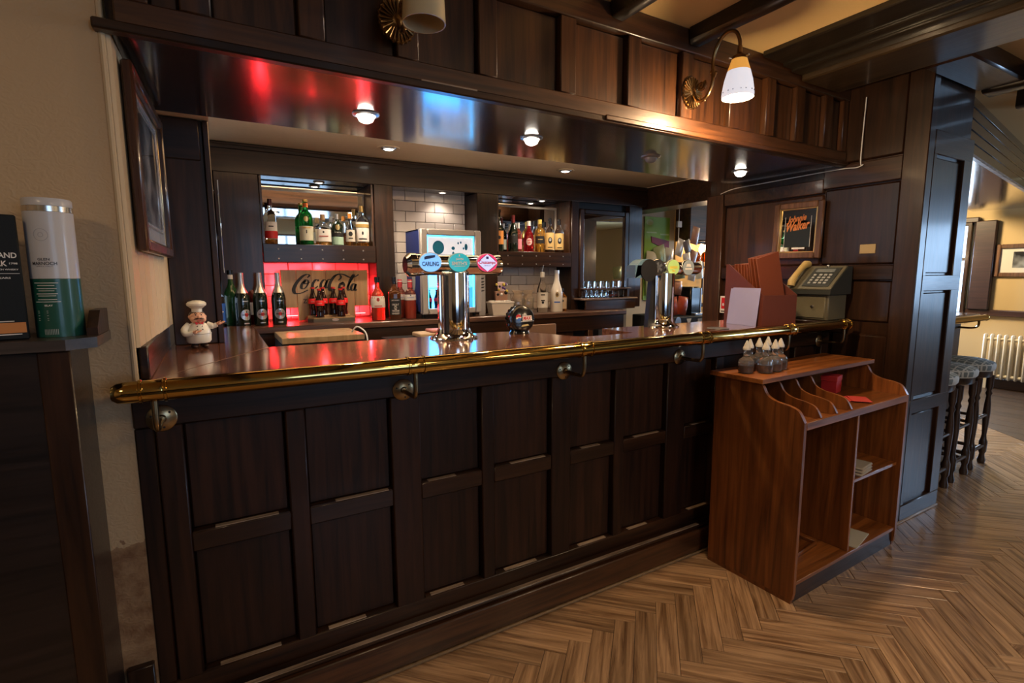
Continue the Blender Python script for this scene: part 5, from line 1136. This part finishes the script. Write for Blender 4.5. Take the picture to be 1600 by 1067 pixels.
# ================================================================== WAITER STATION
un = thing('serving_station', 'warm brown wooden serving station with curved dividers in front of the bar', 'cabinet', (2.0, -.30, 0), rad(1.6))
UW, Y0u, Y1u = .93, .185, -.235      # local: x along the bar, back at +.215, front at -.235
def uy(y): return y
UM = lambda: MB()
def ogee(top=.918, front=.80, k=7):
    # side outline (y,z): back bottom, back top, flat under the top board, S curve down, front bottom
    c = crom([(-.015, top, 0), (-.045, .905, 0), (-.07, .868, 0), (-.11, .850, 0), (-.165, .842, 0), (-.205, .828, 0), (-.233, .785, 0)], k)
    return [(Y1u+.0+0, 0.0)][:0]+[(p[0], p[1]) for p in c]
def side(x0, x1, nm='side_panel'):
    pts = [(Y0u, .018), (Y0u, .918)]+ogee()+[(Y1u, .05), (Y1u+.005, .018)]
    return MB().prism(pts, x0, x1, 'x').build(nm, m_unit, un, smooth=False)
side(0, .018); side(UW-.018, UW)
for x in (.0, UW-.018): MB().box(x, x+.018, Y1u+.01, Y0u, 0, .018).build('foot', m_unit, un)
tp = MB().prism([(-.03, -.065), (UW+.012, -.065), (UW+.018, -.05), (UW+.018, Y0u+.01), (-.03, Y0u+.01)], .9185, .937, 'z').build('top', m_unit_x, un, smooth=False)
MB().box(.018, UW-.018, Y1u+.006, Y0u-.012, .762, .780, .002).build('slot_shelf', m_unit_x, un)
MB().box(.018, UW-.018, Y1u+.0, Y1u+.014, .752, .786, .002).build('shelf_edge', m_unit_x, un)
MB().box(.018, UW-.018, Y0u-.012, Y0u, .05, .918).build('back', m_unit, un)
for x in (.125, .25, .375):
    pts = [(Y0u-.012, .781), (Y0u-.012, .9175)]+[(p[0], max(.781, p[1])) for p in ogee()]
    MB().prism(pts[:-1]+[(Y1u+.016, .781)], x, x+.012, 'x').build('divider', m_unit, un, smooth=False)
MB().box(.46, .475, Y1u+.012, Y0u-.012, .095, .762, .002).build('partition', m_unit, un)
MB().box(.475, UW-.018, Y1u+.02, Y0u-.012, .42, .437, .002).build('shelf', m_unit_x, un)
MB().box(.018, UW-.018, Y1u+.004, Y0u-.012, .078, .095, .002).build('bottom', m_unit_x, un)
MB().box(.018, UW-.018, Y1u+.012, Y1u+.03, .0, .078).build('toe_board', m_oak_x, un)
def on_unit(lx, ly, z): v = Matrix.Rotation(rad(1.6), 4, 'Z') @ Vector((lx, ly, 0)); return (2.0+v.x, -.30+v.y, z)
# seven vinegar bottles
m_vin = pm('dark_vinegar', (.06,.015,.004), .1)
vp = [(.05, .07), (.125, .025), (.115, .097), (.19, .10), (.195, .025), (.262, .04), (.275, .11)]
lbs = ['vinegar bottle on the serving station, at the left end of the cluster', 'vinegar bottle in the front row of the cluster, second from its left', 'vinegar bottle at the back of the cluster near its left end', 'vinegar bottle in the middle of the back of the cluster', 'vinegar bottle in the middle of the front of the cluster', 'vinegar bottle at the front right of the cluster', 'vinegar bottle at the right end of the cluster']
vin0 = None
for (lx, ly), lb in zip(vp, lbs):
    if vin0 is None:
        vin0 = thing('vinegar_bottle', lb, 'bottle', on_unit(lx, ly, .9372), 0, 'vinegar bottles on the serving station')
        MB().lathe([(0,.004),(.024,0),(.031,.003),(.033,.012),(.033,.052),(.030,.062),(.018,.070),(.013,.076),(.012,.105),(.014,.108),(0,.108)], 20).build('glass', m_glassm, vin0)
        MB().lathe([(0,.007),(.029,.008),(.0305,.014),(.0305,.036),(0,.036)], 16).build('vinegar', m_vin, vin0)
        MB().lathe([(0,.106),(.0165,.106),(.0165,.116),(.013,.121),(.012,.126),(.005,.142),(.004,.146),(0,.147)], 16).build('pourer_cap', pm('pourer_white', (.55,.53,.48), .35), vin0)
    else: dup(vin0, on_unit(lx, ly, .9372), label=lb)
rb = thing('red_box', 'small red card box in the open slots of the serving station', 'box', on_unit(.70, .02, .7805), rad(14))
MB().box(-.045, .045, -.035, .035, 0, .085, .002).build('carton', pm('red_card', (.42,.02,.025), .5), rb); MB().box(-.047, .047, -.037, .037, .06, .087, .002).build('lid', pm('red_card_lid', (.48,.03,.03), .5), rb)
for i, (lx, ly, a) in enumerate(((.50, -.06, 25), (.58, -.11, -10), (.62, -.15, 40))):
    o = MB().box(-.055, .055, -.04, .04, 0, .0022).build('red_paper', pm('red_paper', (.55,.06,.05), .6) if i == 0 else bpy.data.materials['red_paper'])
    o.location = on_unit(lx, ly, .7805+.0026*i); o.rotation_euler = (0, 0, rad(a))
    tag(o, ['red paper slip lying deepest in the station slots', 'red paper slip lying in the middle of the three slips', 'red paper slip nearest the front edge of the station'][i], 'paper', 'red paper slips')
nk = thing('folded_cloth', 'folded pale cloths stacked on the middle shelf of the serving station', 'cloth', on_unit(.60, -.115, .4375), rad(8))
for i in range(3): MB().box(-.07+.004*i, .07, -.10, .10-.006*i, .014*i, .014*i+.0125, .005).build('fold', pm('pale_cloth', (.36,.30,.22), .9, bump=.4, bscale=120) if i == 0 else bpy.data.materials['pale_cloth'], nk)
nb = MB().box(-.10, .10, -.12, .12, 0, .006, .001).build('notepad', pm('aged_paper', (.50,.44,.32), .7)); nb.location = on_unit(.60, -.10, .0955); nb.rotation_euler = (0, 0, rad(12)); tag(nb, 'pale paper pad lying on the bottom of the serving station', 'paper')
tt = thing('low_tray', 'brown shallow tray lying in the left bay of the serving station', 'tray', on_unit(.24, .0, .0955), rad(6))
MB().box(-.15, .15, -.13, .13, 0, .006).build('base', m_unit_x, tt)
for b in ((-.15,.15,-.13,-.122), (-.15,.15,.122,.13), (-.15,-.142,-.122,.122), (.142,.15,-.122,.122)): MB().box(*b, .006, .022, .002).build('rim', m_unit_x, tt)

# ================================================================== BACK COUNTER, RIGHT PART
wc = thing('napkin_caddy', 'cream tapered caddy full of sachets on the back counter', 'caddy', (1.845, 1.70, ZC), rad(-6))
MB().prism([(-.075, 0), (.075, 0), (.09, .092), (-.09, .092)], -.05, .05, 'y').build('body', pm('caddy_cream', (.60,.54,.47), .5), wc, smooth=False)
MB().box(-.095, .095, -.055, .055, .086, .097, .003).build('rim', pm('caddy_rim', (.66,.60,.53), .5), wc)
rng = random.Random(5)
for i in range(9): MB().box(-.02, .02, -.012, .012, 0, .004, .001, M=Matrix.Translation((-.068+.017*i, rng.uniform(-.03,.03), .10)) @ Matrix.Rotation(rng.uniform(-.5,.5), 4, 'Z') @ Matrix.Rotation(rng.uniform(-.25,.25), 4, 'X')).build('sachet', m_silver if i % 2 else m_label, wc)
gb = thing('gift_bag', 'clear gift bag with small coloured flowers behind the caddy', 'bag', (1.925, 1.86, ZC))
MB().box(-.055, .065, .02, .035, .0, .24, .004).build('backing_card', pm('pink_card', (.62,.45,.47), .6), gb)
MB().prism([(-.04,0),(.05,0),(.06,.17),(-.05,.17)], -.03, .02, 'y').build('wrap', pm('peach_wrap', (.62,.35,.24), .3, trans=.35), gb, smooth=False)
for i in range(16):
    MB().sphere((rng.uniform(-.045,.055), rng.uniform(-.034,-.02), rng.uniform(.14,.225)), rng.uniform(.009,.015), 8, 6).build('blossom', [m_ink, pm('petal_purple', (.12,.06,.25), .6) if i == 1 else bpy.data.materials.get('petal_purple', m_ink), pm('petal_yellow', (.65,.5,.08), .6) if i == 2 else bpy.data.materials.get('petal_yellow', m_ink), m_label][i % 4], gb)
for i, x in enumerate((2.052, 2.148)):
    wg = thing('wrapped_glass', ['glass tumbler in clear wrap, left of two on the back counter', 'glass tumbler in clear wrap, right of two on the back counter'][i], 'glass', (x, 1.79, ZC), 0, 'wrapped glasses'); wg.scale = (1.02, 1.02, 1.12)
    MB().lathe([(0,.012),(.034,.012),(.040,.10),(.042,.10),(.037,.0),(0,0)], 18).build('tumbler', m_glass, wg)
    MB().lathe([(.044,.001),(.046,.05),(.047,.10),(.030,.13),(.048,.155),(.046,.156),(.028,.13),(.0455,.10),(.0445,.05),(.0425,.001)], 16, lobes=5, wob=.06).build('wrap', pm('clear_wrap', (.9,.82,.72), .08, trans=.9, ior=1.15, coat=.6) if i == 0 else bpy.data.materials['clear_wrap'], wg)
# hanging snack cards and packets at the servery wall
sc_ = thing('snack_card', 'green snack card with small bags hanging on the cream wall', 'snack display', (3.94, 2.15, 1.5))
MB().box(3.765, 4.115, 2.185, 2.194, 1.12, 1.955, .002).build('card', pm('green_card', (.28,.48,.06), .5), sc_, world=True)
MB().prism([(3.85,1.76),(4.105,1.72),(4.105,1.63),(4.02,1.65),(3.86,1.70)], 2.178, 2.1845, 'y').build('red_banner', pm('maroon_print', (.22,.015,.03), .5), sc_, world=True, smooth=False)
MB().disc(.05, .03, frontM(3.83, 2.1842, 1.90)).poly([(-.07,-.007),(.07,-.007),(.07,.007),(-.07,.007)], frontM(3.86, 2.1842, 1.80)).poly([(-.06,-.007),(.06,-.007),(.06,.007),(-.06,.007)], frontM(4.04, 2.1842, 1.785)).build('print', pm('pale_green_print', (.55,.68,.32), .5), sc_, world=True, norm=False)
def packet(name, x, y, z, w, h, mt, a, parent=None, d=.022):
    n = 6; vs = []
    for j in range(n+1):
        v = j/n; pf_ = sin(pi*v)**.6*d
        for i in range(n+1):
            u = i/n; q = pf_*sin(pi*u)**.6
            vs.append((-w/2+w*u, -q-rng.uniform(0,.003), -h/2+h*v))
    b = len(vs); vs += [(p[0], -p[1]*.4, p[2]) for p in vs[:b]]
    fs = [(j*(n+1)+i, j*(n+1)+i+1, (j+1)*(n+1)+i+1, (j+1)*(n+1)+i) for j in range(n) for i in range(n)]
    fs += [tuple(b+k for k in reversed(f)) for f in fs[:]]
    o = MB().add(vs, fs, Matrix.Rotation(a, 4, 'Y')).build(name, mt, parent)
    return o
m_pk = pm('snack_foil', (.38,.40,.20), .25, .3, bump=.4, bscale=30); m_pk2 = pm('snack_cream', (.55,.48,.34), .3, bump=.4, bscale=30)
for i, (x, z, w, h, a) in enumerate(((3.84,1.50,.15,.22,.1), (3.965,1.56,.16,.22,-.3), (4.08,1.55,.12,.2,.15), (3.85,1.28,.15,.22,-.1), (3.97,1.33,.13,.2,.2), (4.08,1.28,.14,.24,.05), (3.90,1.16,.14,.16,.1))):
    o = packet('snack_bag', x, 2.175-.004*(i % 3), z, w, h, m_pk if i % 2 else m_pk2, a, sc_)
    o.matrix_parent_inverse = full(sc_).inverted(); o.location = (x, 2.160, z)
hp_ = thing('hanging_snacks', 'bunch of silvery snack packets hanging from a clip by the opening', 'snack display', (4.02, 2.05, 1.8))
MB().tube([(4.02, 1.98, 2.43), (4.02, 1.98, 1.72)], .004, 6).build('strip', m_label, hp_, world=True); MB().box(3.99, 4.05, 1.965, 1.99, 1.84, 1.90, .004).build('clip', m_grey, hp_, world=True)
m_pk3 = pm('snack_silver', (.45,.40,.36), .3, .4, bump=.5, bscale=30); m_pk4 = pm('snack_brown', (.16,.07,.04), .4)
for i, (x, z, a, mt) in enumerate(((3.99,1.64,.3,m_pk3), (4.08,1.63,-.4,m_pk3), (4.13,1.53,.3,m_pk4), (4.03,1.50,-.2,m_pk3), (4.09,1.40,.2,m_pk3), (4.16,1.42,-.1,m_pk2), (4.06,1.75,.2,m_pk4))):
    o = packet('snack_packet', x, 1.95, z, .10, .17, mt, a, hp_); o.matrix_parent_inverse = full(hp_).inverted(); o.location = (x, 1.93-.02*i, z)
cb_ = thing('machine_counter', 'low black counter with round white badges beyond the second beer tower', 'counter', (3.9, 1.5, 0))
MB().box(3.30, 4.3, 1.35, 1.84, 0, 1.02, .006).build('cabinet', m_blackm, cb_, world=True)
MB().disc(.035, .05, frontM(3.36, 1.349, .975)).build('badge', m_silver, cb_, world=True, norm=False); MB().poly([(-.03,.03),(.03,.03),(.0,-.04)], frontM(3.49, 1.349, .975)).build('badge', m_label, cb_, world=True, norm=False)
MB().box(3.60, 3.72, 1.345, 1.36, .9, 1.0).build('switch_plate', m_grey, cb_, world=True)
for i, (x, z, mt, lb) in enumerate(((3.415, 1.105, pm('red_crisps', (.33,.05,.02), .35, bump=.4, bscale=30), 'red brown crisp packet lying on the black counter, front left'), (3.525, 1.108, bpy.data.materials['red_crisps'] if 'red_crisps' in bpy.data.materials else m_red, 'red brown crisp packet leaning in the middle of the black counter'), (3.47, 1.265, pm('copper_crisps', (.35,.16,.10), .35), 'copper crisp packet stacked above the red ones'), (3.49, 1.40, m_pk, 'green snack packet on top of the heap on the black counter'))):
    o = packet('crisp_packet', 0, 0, 0, .12, .16 if i < 2 else .12, mt, (-.1, .15, .1, -.1)[i], None, .035); o.location = (x, 1.50-.03*(i < 2)-.01*i, z); tag(o, lb, 'packet', 'crisp packets on the black counter')
cm = thing('coffee_machine', 'black coffee machine with a steel edge near the ochre wall', 'machine', (3.68, 1.6, 1.02))
MB().box(3.62, 3.745, 1.45, 1.82, 1.021, 1.27, .012).build('body', m_black, cm, world=True); MB().box(3.745, 3.758, 1.45, 1.82, 1.03, 1.26, .004).build('side_trim', m_steel, cm, world=True); MB().box(3.63, 3.735, 1.40, 1.45, 1.021, 1.04, .003).build('drip_tray', m_steel, cm, world=True)
# candle style lamp on the ochre wall and hanging glasses
cw = thing('candle_lamp', 'wrought iron candle style wall lamp on the ochre wall', 'lamp', (4.78, 2.33, 1.5))
m_iron = pm('wrought_iron', (.01,.009,.008), .5)
MB().tube([(4.78, 2.30, 1.15), (4.78, 2.30, 1.58)], .010, 8).tube([(4.66, 2.30, 1.46), (4.90, 2.30, 1.46)], .009, 8).tube([(4.70, 2.30, 1.34), (4.88, 2.30, 1.34)], .009, 8).tube([(4.78, 2.358, 1.40), (4.78, 2.30, 1.40)], .008, 8).lathe([(0,0),(.05,0),(.055,.012),(0,.012)], 14, c=(4.78,2.30,1.58)).build('bracket', m_iron, cw, world=True)
MB().lathe([(0,0),(.025,0),(.048,.04),(.05,.08),(.03,.13),(.012,.17),(0,.185)], 16, c=(4.78,2.30,1.592)).build('flame_bulb', pm('flame_lit', (1,.9,.75), .3, emit=(1,.82,.6), es=5), cw, world=True)
light('candle_light', 'POINT', (4.78, 2.20, 1.66), 9, WARM, .05)
gr_ = thing('glass_rack', 'rack of stemmed glasses hanging in front of the ochre wall', 'rack', (4.55, 2.1, 1.78))
MB().box(4.35, 4.75, 2.08, 2.12, 1.70, 1.718).build('rail', m_oak_x, gr_, world=True)
for x in (4.45, 4.55): MB().lathe([(.03,0),(.032,.002),(.004,.01),(.004,.08),(.025,.10),(.036,.14),(.028,.19),(.027,.19),(.035,.14),(.024,.10),(0,.085),(0,.0)], 14, M=Matrix.Translation((x, 2.10, 1.70)) @ Matrix.Rotation(pi, 4, 'X')).build('wine_glass', m_gamber, gr_, world=True)
cg = MB().sphere((4.93, 1.9, 1.82), .055, 16, 10, sz=.8).build('globe', m_opal_lit); tag(cg, 'small round opal ceiling light beyond the bar opening', 'light')
MB().lathe([(0,0),(.03,0),(.03,.30),(0,.30)], 10, c=(4.93, 1.9, 1.865)).build('stem', m_oak_z, cg)

# ================================================================== FAR ROOM
ob = thing('second_bar', 'end of a second bar with a brass rail beyond the panelled wall', 'bar', (4.1, .4, 0))
MB().box(3.68, 5.2, .08, .8, 0, 1.02, .006).build('front', m_oak_z, ob, world=True); MB().box(3.68, 5.26, -.02, .85, 1.022, 1.062, .012).build('top', m_top, ob, world=True)
MB().tube([(3.7, -.045, 1.03), (5.27, -.045, 1.03)], .024, 14).sphere((5.27,-.045,1.03), .026, 12, 8).build('rail', m_brass, ob, world=True)
for x in (3.9, 4.5, 5.15): MB().tube(crom([(x,-.045,1.008),(x,-.04,.965),(x,.0,.95),(x,.079,.95)], 4), .008, 8).build('bracket', m_brass, ob, world=True)
cf = thing('second_canopy', 'glossy canopy with a panelled front above the second bar', 'canopy', (5, .2, 2.1))
ca, sa = cos(rad(8.9)), sin(rad(8.9))
CM = Matrix.Translation((3.57, -.32, 0)) @ Matrix.Rotation(rad(8.9), 4, 'Z')
MB().box(.13, 4.4, .0, .62, 2.1, 2.12, .004, M=CM).build('soffit', wood('wet_varnish', (.02,.018,.017), (.06,.055,.05), 'x', rough=.08, rvar=.12, coat=1, bump=.5), cf, world=True)
for i in range(5): MB().box(.13, 4.4, -.012+.001*(i % 2), .02, 2.112+.066*i, 2.112+.066*i+.063, .004, M=CM).build('board', m_sof2, cf, world=True)
MB().box(.10, 4.4, -.02, .01, 2.094, 2.112, .003, M=CM).build('lip', m_worn, cf, world=True)
MB().box(.13, 4.4, .6, .64, 2.12, 2.42, M=CM).build('back', m_oak_x, cf, world=True)
m_tart = None
def tartan():
    m, t, b = nt('tartan_fabric'); N = t.nodes.new; L = t.links.new
    tc = N('ShaderNodeTexCoord'); sp = N('ShaderNodeSeparateXYZ'); L(tc.outputs['Object'], sp.inputs[0]); prev = None
    for ax in 'XYZ':
        for fq, wd in ((24, .80), (12, .92)):
            mu_ = N('ShaderNodeMath'); mu_.operation = 'MULTIPLY'; mu_.inputs[1].default_value = fq; L(sp.outputs[ax], mu_.inputs[0])
            fr_ = N('ShaderNodeMath'); fr_.operation = 'FRACT'; L(mu_.outputs[0], fr_.inputs[0])
            gt = N('ShaderNodeMath'); gt.operation = 'GREATER_THAN'; gt.inputs[1].default_value = wd; L(fr_.outputs[0], gt.inputs[0])
            if prev is None: prev = gt
            else:
                mx_ = N('ShaderNodeMath'); mx_.operation = 'MAXIMUM'; L(prev.outputs[0], mx_.inputs[0]); L(gt.outputs[0], mx_.inputs[1]); prev = mx_
    mx = N('ShaderNodeMix'); mx.data_type = 'RGBA'; mx.inputs['A'].default_value = (.16,.20,.22,1); mx.inputs['B'].default_value = (.55,.58,.58,1)
    L(prev.outputs[0], mx.inputs['Factor']); L(mx.outputs['Result'], b.inputs['Base Color']); b.inputs['Roughness'].default_value = .8
    return m
m_tart = tartan()
def stool(x, y, label):
    t = thing('bar_stool', label, 'stool', (x, y, 0), rad(3), 'tartan bar stools at the second bar')
    MB().lathe([(0,.70),(.165,.70),(.172,.71),(.175,.735),(.168,.755),(.12,.772),(0,.775)], 28).build('seat', m_tart, t)
    MB().lathe([(0,.655),(.155,.655),(.16,.665),(.16,.70),(0,.70)], 24).build('seat_rim', m_stool, t)
    for sx in (-1, 1):
        for sy in (-1, 1):
            pr = [(0,0),(.022,0),(.026,.02),(.018,.05),(.016,.07),(.024,.09),(.025,.16),(.018,.18),(.014,.21),(.019,.30),(.022,.38),(.019,.44),(.013,.50),(.02,.52),(.013,.54),(.021,.57),(.022,.655),(0,.655)]
            MB().lathe(pr, 12, c=(sx*.125, sy*.125, 0)).build('leg', m_stool, t)
    for z, d in ((.13, 1), (.36, .8)):
        for s_ in (-1, 1):
            MB().tube([(-.125, s_*.125, z), (.125, s_*.125, z)], .010*d+.003, 8).build('stretcher', m_stool, t)
            MB().tube([(s_*.125, -.125, z-.02), (s_*.125, .125, z-.02)], .010*d+.003, 8).build('stretcher', m_stool, t)
stool(3.88, -.20, 'tartan topped bar stool half hidden behind the panelled end wall, nearest'); stool(4.27, -.17, 'tartan topped bar stool, middle one of the row'); stool(4.66, -.14, 'tartan topped bar stool farthest from the camera, at the end of the row')
rdn = thing('radiator', 'cream column radiator against the far wall', 'radiator', (8.03, .5, .1))
m_rad = pm('radiator_cream', (.62,.56,.46), .4)
for i in range(16):
    y = .78-i*.062
    MB().box(7.98, 8.05, y-.016, y+.016, .12, .66, .014).build('column', m_rad, rdn, world=True)
for z in (.16, .60): MB().tube([(8.015, -.18, z), (8.015, .80, z)], .02, 10).build('header', m_rad, rdn, world=True)
for y in (.74, -.1): MB().box(7.99, 8.04, y-.015, y+.015, 0, .12).build('foot', m_rad, rdn, world=True)
fp = thing('framed_print', 'framed landscape print with a pale mount on the far wall', 'picture', (8.08, .45, 1.52))
FPM = Matrix.Translation((8.098, .44, 1.523)) @ Matrix.Rotation(-pi/2, 4, 'Z') @ Matrix.Rotation(pi/2, 4, 'X')
for b in ((-.36, -.31, -.19, .19), (.31, .36, -.19, .19), (-.31, .31, .14, .19), (-.31, .31, -.19, -.14)): MB().box(b[0], b[1], b[2], b[3], 0, .03, .008, M=FPM).build('frame', m_fr, fp, world=True)
MB().box(-.315, .315, -.145, .145, 0, .008, M=FPM).build('mount', pm('mount_white', (.62,.60,.56), .4), fp, world=True)
MB().box(-.20, .20, -.085, .10, .008, .010, M=FPM).build('print', photo_mat(), fp, world=True)
